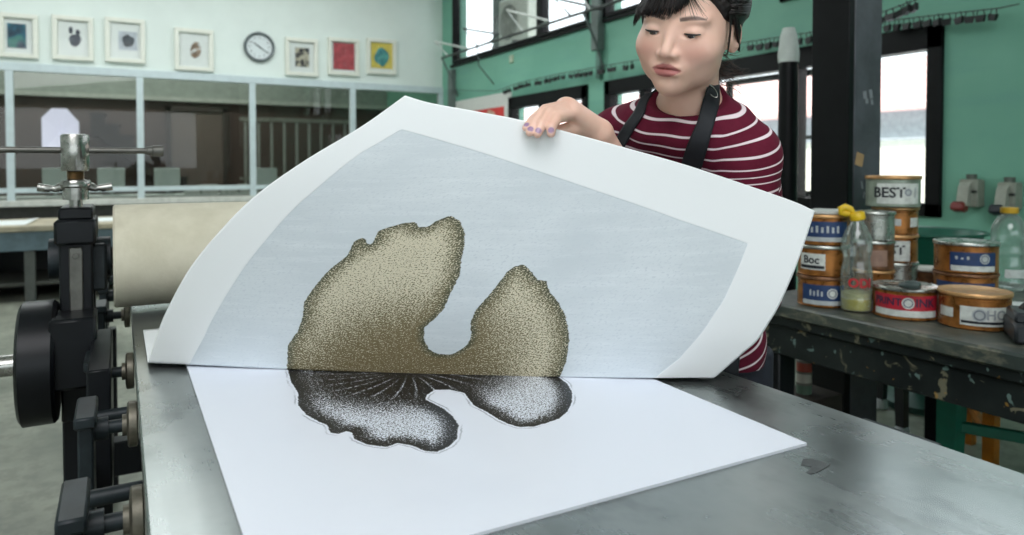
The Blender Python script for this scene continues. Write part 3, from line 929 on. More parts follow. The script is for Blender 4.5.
# staircase against the dark office wall
st = thing('staircase', 'dark staircase climbing to the left behind the office glass', 'staircase', (0.8, 12.6, 0))
sm_ = pm('stair_dark_wood', (40, 32, 30), 0.6, var=0.15)
poly = [(1.9, 12.5, 0.0)]
x, z = 1.9, 0.0
for k in range(12):
    z += 0.165; poly.append((x, 12.5, z)); x -= 0.19; poly.append((x, 12.5, z))
poly += [(x, 12.5, z - 0.35), (x + 0.1, 12.5, z - 0.35), (1.55, 12.5, 0.0)]
MB().prism(poly, (0, 0.4, 0)).build('flight', sm_, st, smooth=0)
for k in range(12):
    MB().span((1.9 - 0.19 * (k + 1) - 0.01, 12.48, 0.165 * (k + 1)), (1.9 - 0.19 * k + 0.02, 12.92, 0.165 * (k + 1) + 0.025)).build('tread', pm('stair_tread', (48, 40, 36), 0.6), st, smooth=0)
# pale balustrade in the third bay, standing in for reflected window light
bl = thing('glint_bars', 'row of pale bars standing in for window light reflected in the office glass, behind the lifted paper', 'reflection', (2.6, 12.4, 0))
br = MB().span((1.75, 12.38, 1.93), (3.6, 12.44, 2.0), 0.003).span((1.75, 12.38, 0.95), (3.6, 12.44, 1.0), 0.003)
br.build('rail', pm('rail_grey', (128, 128, 122), 0.6), bl)
for k in range(9):
    x = 1.84 + k * 0.21
    MB().span((x - 0.022, 12.395, 0.0), (x + 0.022, 12.425, 1.94), 0.003).build('glint_bar', pm('glint_pale', (150, 154, 150), 0.6), bl)
dp = thing('office_door', 'tall dark wooden door set in the office back wall', 'door', (0.95, 12.95, 0))
MB().span((0.75, 12.93, 0), (1.55, 12.99, 2.1), 0.004).build('door_leaf', pm('office_door_brown', (104, 92, 86), 0.6), dp)
MB().span((0.68, 12.90, 0), (0.75, 13.0, 2.17), 0.004).span((1.55, 12.90, 0), (1.62, 13.0, 2.17), 0.004).span((0.68, 12.90, 2.1), (1.62, 13.0, 2.17), 0.004).build('door_frame', pm('office_door_frame', (62, 54, 50), 0.6), dp)
MB().cyl((0.84, 12.93, 1.0), (0.84, 12.88, 1.0), 0.03).build('door_knob', M_STEEL, dp)
# glowing octagon behind the glass, standing in for a reflected softbox
yS = 11.75
sp = on_y(60.5, 130, yS)
t = thing('softbox_reflection', 'glowing octagonal white shape standing in for a softbox reflected in the office glass', 'lamp', (sp.x, yS, 0))
hw, hh = 0.22, 0.30
oc = [(-hw, -hh), (hw * .75, -hh), (hw, -hh * .35), (hw, hh * .40), (hw * .35, hh), (-hw * .45, hh), (-hw, hh * .55)]
cen = Vector((sp.x, yS + 0.10, sp.z))
m = MB()
ring = [Vector((sp.x + a, yS, sp.z + b)) for a, b in oc]
m.add(ring + [cen], [[i, (i + 1) % len(ring), len(ring)] for i in range(len(ring))])
n_ = NT('softbox_cloth')
n_.color(srgb(225, 225, 245)); n_.b.inputs['Emission Color'].default_value = srgb(214, 216, 246)
n_.b.inputs['Emission Strength'].default_value = 0.75
n_.m.cycles.emission_sampling = 'NONE'
m.build('diffuser', n_.m, t, smooth=0)
rb = MB()
bk_ = Vector((0, 0.02, 0))
for p in ring: rb.tube([p + bk_, cen + bk_], 0.008, 6)
rb.tube([p + bk_ * 0.6 for p in ring], 0.008, 6, closed=True)
rb.build('rib_frame', pm('softbox_rib', (196, 196, 214), 0.5), t)
MB().cyl((sp.x, yS + 0.14, 0.0), (sp.x, yS + 0.14, sp.z), 0.014).build('pole', M_IRON, t)
for k in range(3):
    a = k * 2.094 + 0.3
    MB().tube([(sp.x, yS + 0.14, 0.35), (sp.x + 0.4 * math.cos(a), yS + 0.14 + 0.4 * math.sin(a), 0.01)], 0.01, 8).build('leg', M_IRON, t)

# ================================================================== long bench between press and back wall
YB = 7.35
bt = thing('long_bench', 'long low workbench with blue grey front and dark shelf behind the press', 'workbench', (-1.2, YB + 0.5, 0))
zb = 0.62
MB().span((-3.4, YB, zb), (0.62, YB + 1.0, zb + 0.05), 0.006).build('bench_top', pm('worn_bench_wood', (168, 160, 138), 0.6, var=0.2, scale=6), bt)
MB().span((-3.36, YB + 0.03, zb - 0.17), (0.58, YB + 0.07, zb), 0.004).build('front_panel', pm('blue_grey_panel', (92, 112, 120), 0.5, var=0.15), bt)
MB().span((-3.36, YB + 0.06, 0.14), (0.58, YB + 0.94, 0.17), 0.004).build('shelf', pm('bench_shelf', (70, 72, 66), 0.7), bt)
for x in (-3.3, -2.0, -1.32, -0.7, -0.02, 0.53):
    MB().span((x - 0.04, YB + 0.04, 0), (x + 0.04, YB + 0.12, zb), 0.004).build('leg', pm('bench_leg', (84, 88, 84), 0.6), bt)
MB().span((-3.36, YB + 0.9, 0.0), (0.58, YB + 0.93, zb - 0.02), 0.004).build('back_panel', pm('bench_back', (40, 42, 42), 0.7), bt)
def sheet(loc, w, h, rz, lab, group=None, mat=None, th=0.004, curl=0.02, name='paper_sheet'):
    nu, nv = 14, 10
    vs = []
    for j in range(nv):
        for i in range(nu):
            a, b_ = i / (nu - 1) - .5, j / (nv - 1) - .5
            vs.append(Matrix.Rotation(rz, 3, 'Z') @ Vector((a * w, b_ * h, th + curl * max(0, abs(a) * 2 - 0.7) * (b_ + .5))) + Vector(loc))
    fs = [[j * nu + i, j * nu + i + 1, (j + 1) * nu + i + 1, (j + 1) * nu + i] for j in range(nv - 1) for i in range(nu - 1)]
    o = MB().add(vs, fs).build(name, mat or pm('loose_paper', (222, 228, 226), 0.7, var=0.03), None, loc, fix=False)
    s_ = o.modifiers.new('t', 'SOLIDIFY'); s_.thickness = min(th, 0.003); s_.offset = -1
    return tag(o, lab, 'paper', group)
sheet((-1.95, YB + 0.42, zb + 0.05), 0.9, 0.6, 0.06, 'white paper sheet on the bench at the far left behind the press', curl=0.05)
sheet((-1.08, YB + 0.46, zb + 0.05), 0.74, 0.62, -0.08, 'white paper sheet with upturned corners on the bench just left of the press screw', curl=0.07)
sheet((-0.15, YB + 0.50, zb + 0.05), 0.7, 0.5, 0.1, 'white paper sheet on the bench behind the cream roller', curl=0.05)
for x, rr, hh, rgb, lab in ((-1.25, 0.075, 0.16, (44, 96, 84), 'small green tin on the bench shelf behind the press'), (-1.05, 0.07, 0.12, (56, 84, 84), 'short teal tin on the bench shelf beside the press post'), (-1.75, 0.10, 0.14, (60, 62, 58), 'dark tub on the bench shelf at the far left')):
    t = thing('storage_tin', lab, 'tin', (x, YB + 0.4, 0.17))
    MB().lathe([(0, 0), (rr, 0), (rr, hh), (0, hh)], (x, YB + 0.4, 0.172), n=24).build('tin_body', pm('tin_%d' % rgb[0], rgb, 0.4), t)
    MB().lathe([(0, hh), (rr * 1.04, hh), (rr * 1.04, hh + 0.02), (0, hh + 0.022)], (x, YB + 0.4, 0.172), n=24).build('lid', pm('tin_lid', (110, 116, 110), 0.4, 0.5), t)

# ================================================================== green wall: rack, strings of clips, poster, boxes, pipe
def gw(x, y, off=0.0): return on_x(x, y, WX - off)
rack = thing('drying_rack', 'long wall pipe with hinged wire loops below the upper windows', 'drying rack', (WX - 0.28, 7.5, 2.7))
a, b_ = gw(442, 58, 0.28), gw(640, -6, 0.28)
d = (b_ - a)
MB().tube([a, a + d * 0.5, b_ + d * 0.25], 0.016, 8).build('pipe', pm('rack_pipe', (70, 74, 72), 0.5, 0.3), rack)
for (p, q, r_), c in ((((448, 54), (441, 40), (466, 48)), 1), (((478, 45), (470, 28), (494, 34)), 0), (((523, 31), (514, 10), (543.6, 21)), 1), (((571, 14), (562, -3), (598, 8)), 0), (((590, 8), (585, -14), (622, -6)), 1)):
    P0 = a + d * ((gw(*p, 0.28).y - a.y) / d.y)
    P1 = P0 + (gw(*q, 0.28) - gw(*p, 0.28)) + Vector((-0.10, 0, 0.0))
    P2 = P0 + (gw(*r_, 0.28) - gw(*p, 0.28)) + Vector((0.06, 0, 0.02))
    P3 = P0 + Vector((0, -0.28, 0))
    P3 = a + d * ((P0.y - 0.30 - a.y) / d.y)
    MB().tube([P0, P1, P2, P3], 0.013, 8).build('wire_loop', pm('white_wire', (206, 210, 204), 0.5) if c else pm('dark_wire', (70, 76, 76), 0.5), rack)
for y0 in (9.68, 6.02):
    t_ = (y0 - a.y) / d.y
    q = a + d * t_
    MB().tube([q, (WX - 0.12, y0, q.z - 0.30), (WX - 0.02, y0, q.z - 0.56)], 0.014, 8).build('bracket', pm('rack_bracket', (86, 100, 96), 0.5), rack)
MB().tube([a + d * 0.26, a + d * 0.26 + Vector((0.02, 0, -0.25)), (WX - 0.03, (a + d * 0.26).y, 2.3)], 0.008, 6).build('stay_wire', pm('dark_wire', (70, 76, 76), 0.5), rack)
# grey pipe box on the pier
t = thing('cable_duct', 'grey vertical duct on the green pier between the windows', 'duct', (WX, 6.15, 2.2))
dy = gw(601, 40)
MB().span((WX - 0.09, dy.y - 0.065, 2.42), (WX, dy.y + 0.065, 3.2), 0.006).build('duct_box', pm('duct_grey', (104, 116, 112), 0.5), t)
MB().span((WX - 0.05, dy.y - 0.04, 2.12), (WX, dy.y + 0.03, 2.43), 0.004).build('duct_tail', pm('duct_tail_grey', (92, 128, 116), 0.5), t)
dy2 = gw(454, 80)
t = thing('cable_duct', 'grey vertical pipe at the far corner of the green wall', 'duct', (WX, dy2.y, 2.1))
MB().span((WX - 0.08, dy2.y - 0.08, 2.05), (WX, dy2.y + 0.06, 2.66), 0.006).build('duct_box', pm('duct_grey', (104, 116, 112), 0.5), t)
MB().span((WX - 0.06, dy2.y - 0.05, 0.05), (WX, dy2.y + 0.03, 2.06), 0.004).build('duct_tail', pm('duct_grey', (104, 116, 112), 0.5), t)
sw = gw(512, 59)
t = thing('wall_socket', 'small pale switch plate high on the green wall', 'switch', (WX, sw.y, sw.z))
MB().box((WX - 0.008, sw.y, sw.z), (0.016, 0.10, 0.10), None, 0.004).build('plate', pm('switch_plate', (176, 190, 164), 0.5), t)
MB().box((WX - 0.018, sw.y, sw.z), (0.008, 0.04, 0.06), None, 0.002).build('rocker', pm('switch_rocker', (190, 200, 180), 0.4), t)
# poster
p0, p1 = gw(448, 93.5), gw(512, 93)
y0, y1 = p1.y, 9.98
t = thing('wall_poster', 'white bordered poster with a red panel at the far end of the green wall', 'poster', (WX, (y0 + y1) / 2, 1.85))
MB().span((WX - 0.008, y0, 1.50), (WX - 0.002, y1, 2.17)).build('sheet', pm('poster_white', (214, 216, 210), 0.6, var=0.03), t, smooth=0)
MB().span((WX - 0.011, y0 + 0.2, 1.56), (WX - 0.008, y1 - 0.42, 1.985)).build('red_panel', pm('poster_red', (206, 66, 62), 0.6, var=0.15, scale=5), t, smooth=0)
def wblob(y, z, ry, rz, seed):
    return [(WX - 0.0115, p[0], p[2]) for p in blob(y, z, ry, rz, 0, [(2, .15, 1)], seed)]
MB().prism(wblob(8.85, 1.80, 0.20, 0.10, 3), (-0.002, 0, 0)).prism(wblob(8.62, 1.88, 0.12, 0.09, 4), (-0.002, 0, 0)).prism(wblob(9.15, 1.84, 0.22, 0.035, 5), (-0.002, 0, 0)).build('shape', pm('poster_shape', (206, 172, 150), 0.6), t, smooth=0)
MB().prism(wblob(8.42, 1.76, 0.10, 0.09, 8), (-0.0022, 0, 0)).build('dark_shape', pm('poster_blue', (104, 130, 140), 0.6), t, smooth=0)
# strings of small black clips
def wire(name, pts, lab):
    o = MB().tube(pts, 0.004, 6).build(name, pm('dark_wire', (70, 76, 76), 0.5), None, pts[0])
    return tag(o, lab, 'wire')
def lerp_path(pts, y):
    for p, q in zip(pts, pts[1:]):
        if (p[1] - y) * (q[1] - y) <= 0: return Vector(p).lerp(Vector(q), (y - p[1]) / (q[1] - p[1]))
OFF = 0.10
wp = [gw(x, y, OFF) for x, y in ((1019, 4), (1000, 8), (960, 12.5), (920, 17), (887, 21), (800, 34), (740, 43), (632, 61), (600, 66.5), (560, 73.5), (520, 82.5), (496, 91), (448, 90))]
wire('clip_wire', wp, 'thin wire carrying small black clips along the green wall above the lower windows')
xs_ = [887, 897, 906.5, 916, 925.7, 936, 946, 958, 969.6, 980.6, 994]
ys_ = [gw(x, 20, OFF).y for x in xs_]
sp_ = 0.082
def run(xa, xb):
    a, b = sorted((gw(xa, 60, OFF).y, gw(xb, 60, OFF).y))
    k = max(2, int((b - a) / sp_)); return [a + (b - a) * i / k for i in range(k)]
for xa, xb in ((742, 776), (780, 808), (597, 603), (606, 613), (620, 632), (567, 590), (541, 563), (532, 540), (512, 529), (500, 509)): ys_ += run(xa, xb)
proto_clip = None
def clip_mesh():
    m = MB()
    m.prism([(-0.010, -0.029, -0.030), (-0.010, 0.029, -0.030), (-0.010, 0.020, -0.068), (-0.010, -0.020, -0.068)], (0.020, 0, 0))
    for s_ in (-1, 1):
        m.tube([(0, s_ * 0.014, 0.004), (0, s_ * 0.020, -0.016), (0, s_ * 0.022, -0.036)], 0.003, 6)
    return m
pc = None
names = []
for k, y in enumerate(ys_):
    q = lerp_path(wp, y)
    if q is None: continue
    if pc is None:
        pc = clip_mesh().build('paper_clip', pm('black_clip', (22, 24, 25), 0.4), None, (0, 0, 0)); o = pc
    else:
        o = pc.copy(); COL.objects.link(o)
    o.location = q
    o.rotation_euler = (random.uniform(-0.2, 0.2), 0, random.uniform(-0.4, 0.4))
    sc = 1.0 if k < 11 else random.uniform(1.05, 1.22)
    o.scale = (sc, sc, sc)
    if k < 11: tag(o, 'small black clip in the evenly spaced row above the right window frame', 'clip', 'black clips right of the steel column')
    else: tag(o, 'small black clip in the crowded rows on the wire left of the steel column', 'clip', 'black clips left of the steel column')
wp2 = [gw(x, y, 0.35) for x, y in ((930, -6), (915, 0), (896, 7), (880, 13), (866, 18))]
wire('clip_wire', wp2, 'short upper wire with larger dark clips beside the top of the steel column')
for x in (883, 889.5, 896, 905, 912):
    q = lerp_path(wp2, gw(x, 10, 0.35).y)
    o = pc.copy(); COL.objects.link(o); o.location = q; o.scale = (1.2, 1.2, 1.0); o.rotation_euler = (random.uniform(-.5, .5), 0, random.uniform(-.6, .6))
    tag(o, 'larger dark clip on the short upper wire beside the column top', 'clip', 'clips on the short upper wire')
# isolator boxes
for x0, x1, y0, y1, hc, lab in ((961, 985, 179, 211, (120, 40, 36), 'grey isolator switch box with a dark red handle on the green wall'), (999, 1023, 182, 214, (30, 36, 44), 'grey isolator switch box with a black handle on the green wall')):
    a, c = gw(x0 + 6, y0), gw(x1, y1 - 4)
    yc, zc = (a.y + c.y) / 2, (a.z + c.z) / 2
    hy, hz = abs(a.y - c.y) / 2, abs(a.z - c.z) / 2
    t = thing('isolator_box', lab, 'switch box', (WX, yc, zc))
    MB().box((WX - 0.045, yc, zc), (0.09, 2 * hy, 2 * hz), None, 0.008).build('box_body', pm('isolator_grey', (148, 152, 140), 0.5), t)
    MB().prism([(WX - 0.09, yc + hy * .8, zc + hz * .8), (WX - 0.115, yc + hy * .8, zc + hz * .5), (WX - 0.14, yc + hy * .8, zc - hz * .9), (WX - 0.09, yc + hy * .8, zc - hz * .95)], (0, -hy * 1.2, 0)).build('cover', pm('isolator_cover', (160, 164, 152), 0.5), t, smooth=0)
    MB().cyl((WX - 0.05, yc, zc + hz), (WX - 0.05, yc, zc + hz + 0.03), 0.028).build('cable_gland', pm('gland', (84, 92, 84), 0.5), t)
    MB().box((WX - 0.13, yc + hy * .5, zc - hz * 1.0), (0.07, hy * 1.5, 0.055), Matrix.Rotation(0.3, 3, 'Y'), 0.012).build('handle', pm('isolator_handle_%d' % hc[0], hc, 0.4), t)
    MB().box((WX - 0.092, yc - hy * .7, zc + 0.01), (0.012, 0.03, 0.015), None, 0.002).build('latch', pm('gland_dark', (36, 40, 38), 0.5), t)

# ================================================================== column and wrapped post
cb = struct(MB().span((2.44, 1.717, 0), (2.475, 1.885, CEIL), 0.004).span((2.47, 1.747, 0), (2.63, 1.88, CEIL)).build('steel_column', pm('black_column_paint', (11, 12, 14), 0.45, var=0.25, scale=12, bump=0.08, spec=0.2)), 'black painted steel column beside the stacked ink cans')
fp = struct(MB().span((2.4755, 1.717, 0), (2.645, 1.746, CEIL), 0.004).build('lit_face_plate', pm('lit_worn_plate', (74, 76, 82), 0.5, var=0.25, scale=9, bump=0.08), cb), 'worn front face, coloured lighter as the lit side')  # brightness of the lit side put into this grey; other faces stay black
def cpx(x, y): return on_y(x, y, 1.7165)
def scrap(name, c, w, h, rz, mat, lab):
    p = cpx(*c)
    o = MB().box(p, (w, 0.002, h), Matrix.Rotation(rz, 3, 'Y')).build(name, mat, None, p, smooth=0)
    return tag(o, lab, 'tape')
scrap('masking_tape', (859.5, 159.5), 0.045, 0.05, 0.25, pm('tan_tape', (170, 140, 100), 0.6), 'small tan masking tape scrap stuck on the black column')
t = MB()
rr = random.Random(4)
for x, y, w_, h in ((865, 95, .02, .03), (871, 94, .018, .035), (867, 101, .016, .02), (872, 102, .012, .02), (862, 185, .008, .03), (868, 186, .008, .03), (864, 195, .008, .025)):
    p = cpx(x, y)
    t.box(p, (w_, 0.001, h), Matrix.Rotation(rr.uniform(-.3, .3), 3, 'Y'))
tag(t.build('paint_flecks', pm('chipped_paint', (136, 140, 144), 0.6), None, cpx(866, 130), smooth=0), 'pale chipped paint marks on the lit face of the black column', 'paint marks', kind='stuff')
pz = P(788.5, 60, 3.15)
post = thing('capped_post', 'slim black post topped with a white paper wrap in front of the window', 'post', (pz.x, pz.y, 0))
MB().cyl((pz.x, pz.y, 0), (pz.x, pz.y, 1.69), 0.042, n=28).lathe([(0, 0), (0.14, 0), (0.14, 0.015), (0.05, 0.03), (0, 0.03)], (pz.x, pz.y, 0), n=28).build('post', M_BLACKFRAME, post)
MB().lathe([(0.0445, 1.66), (0.046, 1.70), (0.036, 1.78), (0.026, 1.815), (0.0, 1.817)], (pz.x, pz.y, 0), n=18).build('paper_wrap', pm('paper_wrap', (206, 214, 208), 0.7, var=0.08), post)

# ================================================================== outside the windows
bd = thing('neighbouring_building', 'pale building with a pinkish roof band seen through the right windows', 'building', (9.5, 4, 0))
MB().span((9.6, -4, 0), (12, 40, 1.55), 0.0).build('wall', pm('facade_cream', (232, 226, 212), 0.8, var=0.05), bd, smooth=0)
MB().span((9.5, -4, 1.55), (12, 40, 1.95)).build('grey_band', pm('facade_band', (160, 166, 172), 0.8), bd, smooth=0)
rf = MB(); 
rf.prism([(9.15, -4, 1.95), (9.15, -4, 2.02), (10.6, -4, 2.85), (12.5, -4, 2.85), (12.5, -4, 1.95)], (0, 44, 0))
rfm = NT('pink_roof_sheet')
wv = rfm.new('ShaderNodeTexWave'); wv.bands_direction = 'Y'; wv.inputs['Scale'].default_value = 2.2
rfm.link(rfm.obj(), wv.inputs['Vector'])
rfm.color(rfm.mix(wv.outputs['Fac'], srgb(224, 176, 170), srgb(240, 204, 198))); rfm.rough(0.7)
rf.build('roof', rfm.m, bd, smooth=0)
for y in (0.8, 3.6, 6.4, 9.4):
    wf = MB().span((9.57, y, 0.55), (9.62, y + 0.9, 1.25), 0.0).build('window', pm('facade_window', (150, 164, 172), 0.3), bd, smooth=0)
    MB().span((9.55, y + 0.42, 0.55), (9.58, y + 0.48, 1.25)).build('mullion', pm('facade_mullion', (206, 206, 200), 0.5), wf, smooth=0)
# air conditioner hanging outside the upper window on a dark back board
ax_, ay_ = 4.95, 8.72
t = thing('air_conditioner', 'air conditioner unit with a round fan grille on a dark board outside the upper window', 'air conditioner', (ax_, ay_, 2.86))
MB().span((ax_ - 0.06, ay_ - 0.42, 2.92), (ax_ + 0.24, ay_ + 0.42, 3.6), 0.02).build('casing', pm('ac_casing', (180, 184, 172), 0.5), t)
fan = MB()
fz_ = 3.24
for k in range(1, 6): fan.tube([(ax_ - 0.075, ay_ + 0.10 + 0.05 * k * math.cos(q * math.pi / 16), fz_ + 0.05 * k * math.sin(q * math.pi / 16)) for q in range(32)], 0.007, 6, closed=True)
for k in range(8):
    c_, s_ = math.cos(k * math.pi / 4), math.sin(k * math.pi / 4)
    fan.tube([(ax_ - 0.075, ay_ + 0.10, fz_), (ax_ - 0.075, ay_ + 0.10 + 0.26 * c_, fz_ + 0.26 * s_)], 0.006, 6)
fan.build('fan_grille', pm('ac_grille', (128, 132, 120), 0.5), t)
MB().lathe([(0, 0), (0.25, 0), (0.25, 0.008), (0, 0.008)], (ax_ - 0.06, ay_ + 0.10, fz_), (-1, 0, 0), 32).build('fan_well', pm('ac_well', (84, 86, 78), 0.6), t)
MB().span((5.20, 8.45, 2.60), (5.26, 9.92, 4.7), 0.004).build('back_board', M_BLACKFRAME, t)
for y in (ay_ - 0.3, ay_ + 0.3):
    MB().span((4.725, y - 0.02, 2.86), (5.2, y + 0.02, 2.92), 0.003).span((4.725, y - 0.02, 2.62), (4.76, y + 0.02, 2.92), 0.003).build('bracket', M_BLACKFRAME, t)
MB().tube([(ax_ + .1, ay_ + 0.41, 3.5), (ax_, ay_ + 0.60, 3.42), (ax_ - .02, ay_ + 0.64, 3.2), (ax_ + .1, ay_ + 0.41, 3.1)], 0.025, 8).build('hose', M_BLACKFRAME, t)
# ================================================================== ink table
TZ, TX0, TX1, TY0, TY1 = 0.75, 1.86, 2.98, -0.25, 1.70
def table_mat():
    n = NT('paint_splashed_table')
    o = n.obj()
    a = n.step(n.noise(o, 3.0, 5.0, 0.65), 0.3, 0.7)
    c = n.mix(a, srgb(22, 27, 27), srgb(40, 46, 44))
    s1 = n.step(n.noise(n.scaled(o, (1, 1, 1)), 17.0, 3.0, 0.55, 1.0), 0.60, 0.66)
    c = n.mix(n.math('MULTIPLY', s1, 0.5), c, srgb(150, 146, 120))
    s2 = n.step(n.noise(n.scaled(o, (1, 1.3, 1)), 23.0, 2.0, 0.5), 0.66, 0.70)
    c = n.mix(n.math('MULTIPLY', s2, 0.6), c, srgb(124, 150, 144))
    s3 = n.step(n.noise(o, 31.0, 2.0, 0.5), 0.68, 0.72)
    c = n.mix(n.math('MULTIPLY', s3, 0.6), c, srgb(170, 130, 60))
    n.color(c); n.rough(0.45); n.b.inputs['Specular IOR Level'].default_value = 0.25
    n.bump(n.noise(o, 40.0, 3.0), 0.15, 0.002)
    return n.m
def top_mat():
    n = NT('worn_table_top')
    o = n.obj()
    a = n.step(n.noise(o, 4.0, 5.0, 0.7), 0.35, 0.65)
    b = n.step(n.noise(n.scaled(o, (2, 1, 2)), 11.0, 4.0, 0.7), 0.5, 0.66)
    c = n.mix(a, srgb(52, 61, 58), srgb(80, 86, 77))
    n.color(n.mix(n.math('MULTIPLY', b, 0.5), c, srgb(136, 132, 112))); n.rough(0.4)
    n.bump(n.noise(o, 40.0, 3.0), 0.1, 0.002)
    return n.m
M_TBL = table_mat()
tb = thing('work_table', 'dark paint splashed work table carrying the ink cans', 'table', ((TX0 + TX1) / 2, (TY0 + TY1) / 2, 0))
MB().span((TX0, TY0, TZ - 0.045), (TX1, TY1, TZ), 0.007).build('table_top', top_mat(), tb)
MB().span((TX0 + 0.015, TY0 + .02, TZ - 0.075), (TX0 + 0.035, TY1 - .02, TZ - 0.043), 0.004).build('edge_strip', M_TBL, tb)
MB().span((TX0 + 0.03, TY0 + .04, TZ - 0.175), (TX0 + 0.06, TY1 - .04, TZ - 0.06), 0.004).build('front_rail', M_TBL, tb)
MB().span((TX0 + 0.05, TY1 - 0.07, TZ - 0.175), (TX1 - 0.04, TY1 - 0.04, TZ - 0.06), 0.004).build('end_rail', M_TBL, tb)
for x, y in ((TX0 + 0.075, TY1 - 0.085), (TX1 - 0.09, TY1 - 0.09), (TX0 + 0.075, TY0 + 0.09), (TX1 - 0.09, TY0 + 0.09)):
    MB().span((x - 0.04, y - 0.04, 0), (x + 0.04, y + 0.04, TZ - 0.05), 0.005).build('leg', M_IRON, tb)

# ------------------------------------------------------------------ ink cans
M_COPPER = pm('copper_lacquer', (156, 102, 50), 0.32, 0.5, var=0.4, scale=26, rvar=0.15)
M_TIN = pm('tin_plate', (176, 178, 172), 0.28, 0.85, var=0.15, scale=26, rvar=0.15)
M_GREYGREEN = pm('grey_green_tin', (150, 160, 146), 0.35, 0.4, var=0.15, scale=26)
M_BROWN = pm('stained_tin', (122, 84, 56), 0.4, 0.4, var=0.4, scale=40)
M_COPLID = pm('copper_lid', (196, 150, 100), 0.35, 0.5, var=0.2, scale=26)
def lab_mat(name, rgb): return pm(name, rgb, 0.5, var=0.14, scale=50)
M_LBLUE, M_LWHITE, M_LRED = lab_mat('label_blue', (34, 58, 100)), lab_mat('label_white', (206, 210, 204)), lab_mat('label_red', (176, 36, 52))
M_LBLACK = lab_mat('label_black', (30, 34, 40))
M_LPALE = lab_mat('label_pale', (178, 184, 184))
def arc_patch(c, r, z0, z1, a0, a1, th=0.0007, n=18):
    """label wrapped round a cylinder between angles a0..a1"""
    vs, fs = [], []
    for i in range(n + 1):
        a = a0 + (a1 - a0) * i / n
        for rr_, z in ((r, z0), (r, z1), (r + th, z1), (r + th, z0)):
            vs.append((c[0] + rr_ * math.cos(a), c[1] + rr_ * math.sin(a), c[2] + z))
    for i in range(n):
        for k in range(4):
            fs.append([i * 4 + k, i * 4 + (k + 1) % 4, (i + 1) * 4 + (k + 1) % 4, (i + 1) * 4 + k])
    fs += [[0, 1, 2, 3], [n * 4 + 3, n * 4 + 2, n * 4 + 1, n * 4]]
    return MB().add(vs, fs)
def wrap_text(c, r, z, a_mid, body, size, bold=0.0, th=0.0004):
    vs, fs = text_mesh(body, size, th, bold)
    # seen from outside, text x runs counter-clockwise
    out = [(c[0] + (r + v.z + th) * math.cos(a_mid + v.x / r), c[1] + (r + v.z + th) * math.sin(a_mid + v.x / r), c[2] + z + v.y) for v in vs]
    return MB().add(out, fs)
def wrap_disc(c, r, z, a_mid, rad, ring=None, th=0.0009):
    vs, fs = [], []
    n = 28
    for k in range(n):
        q = 2 * math.pi * k / n
        a = a_mid + rad * math.cos(q) / r
        zz = z + rad * math.sin(q)
        vs.append((c[0] + (r + th) * math.cos(a), c[1] + (r + th) * math.sin(a), c[2] + zz))
        if ring:
            a = a_mid + rad * ring * math.cos(q) / r
            vs.append((c[0] + (r + th) * math.cos(a), c[1] + (r + th) * math.sin(a), c[2] + z + rad * ring * math.sin(q)))
    if ring:
        fs = [[2 * k, 2 * ((k + 1) % n), 2 * ((k + 1) % n) + 1, 2 * k + 1] for k in range(n)]
    else: fs = [list(range(n))]
    m = MB().add(vs, fs)
    return m
def facing(c):
    return math.atan2(CAM_LOC.y - c[1], CAM_LOC.x - c[0])
def can(px, py, r, h, z0, lab, body, lid, labels, depth_=None, group='ink cans on the work table'):
    """labels: list of (z0f, z1f, angle0, angle1, material, [(kind, ...)])"""
    c = on_z(px, py, TZ) if depth_ is None else P(px, py, depth_)
    c = Vector((c.x, c.y, TZ + z0))
    t = thing('ink_can', lab, 'can', c, group)
    b = [(0, 0.001), (r - 0.002, 0.001), (r, 0.003), (r + 0.0015, 0.0045), (r, 0.006)]
    b += [(r, h * 0.80), (r + 0.0012, h * 0.81), (r, h * 0.82), (r, h * 0.86), (r + 0.002, h * 0.875), (r, h * 0.89), (r - 0.002, h * 0.93), (0, h * 0.93)]
    MB().lathe(b, c, n=48).build('can_body', body, t)
    l = [(r + 0.0035, h * 0.895), (r + 0.004, h * 0.91), (r + 0.004, h - 0.003), (r + 0.0025, h - 0.0005), (r, h), (r - 0.006, h - 0.003), (0, h - 0.003), ]
    MB().lathe([(r - 0.003, h * 0.895)] + l, c, n=48).build('lid', lid, t)
    f = facing(c)
    for (a, b_, q0, q1, m, marks) in labels:
        lb = arc_patch(c, r + 0.0004, h * a, h * b_, f + R_(q0), f + R_(q1)).build('label', m, t)
        for mk in marks:
            if mk[0] == 'text':
                _, body_, size, ang, zf, mm = mk
                wrap_text(c, r + 0.0014, h * zf, f + R_(ang), body_, size, size * 0.022).build('lettering', mm, lb, smooth=0)
            elif mk[0] == 'disc':
                _, rad, ang, zf, mm = mk
                wrap_disc(c, r + 0.0012, h * zf, f + R_(ang), rad).build('emblem', mm, lb, smooth=0)
                wrap_disc(c, r + 0.0014, h * zf, f + R_(ang), rad * 0.8, 0.7).build('emblem_ring', pm('emblem_grey', (120, 126, 134), 0.5), lb, smooth=0)
            elif mk[0] == 'bars':
                _, k_, a0_, a1_, z0_, z1_, mm = mk
                w_ = (a1_ - a0_) / k_
                for i_ in range(k_):
                    arc_patch(c, r + 0.0012, h * z0_, h * (z1_ - 0.04 * (i_ % 2)), f + R_(a0_ + w_ * i_), f + R_(a0_ + w_ * (i_ + 0.45)), 0.0003, 4).build('faded_mark', mm, lb)
            elif mk[0] == 'band':
                _, z0_, z1_, a0_, a1_, mm = mk
                arc_patch(c, r + 0.0012, h * z0_, h * z1_, f + R_(a0_), f + R_(a1_), 0.0004).build('band', mm, lb)
    return t, c
H = 0.098
B_ = M_LBLACK
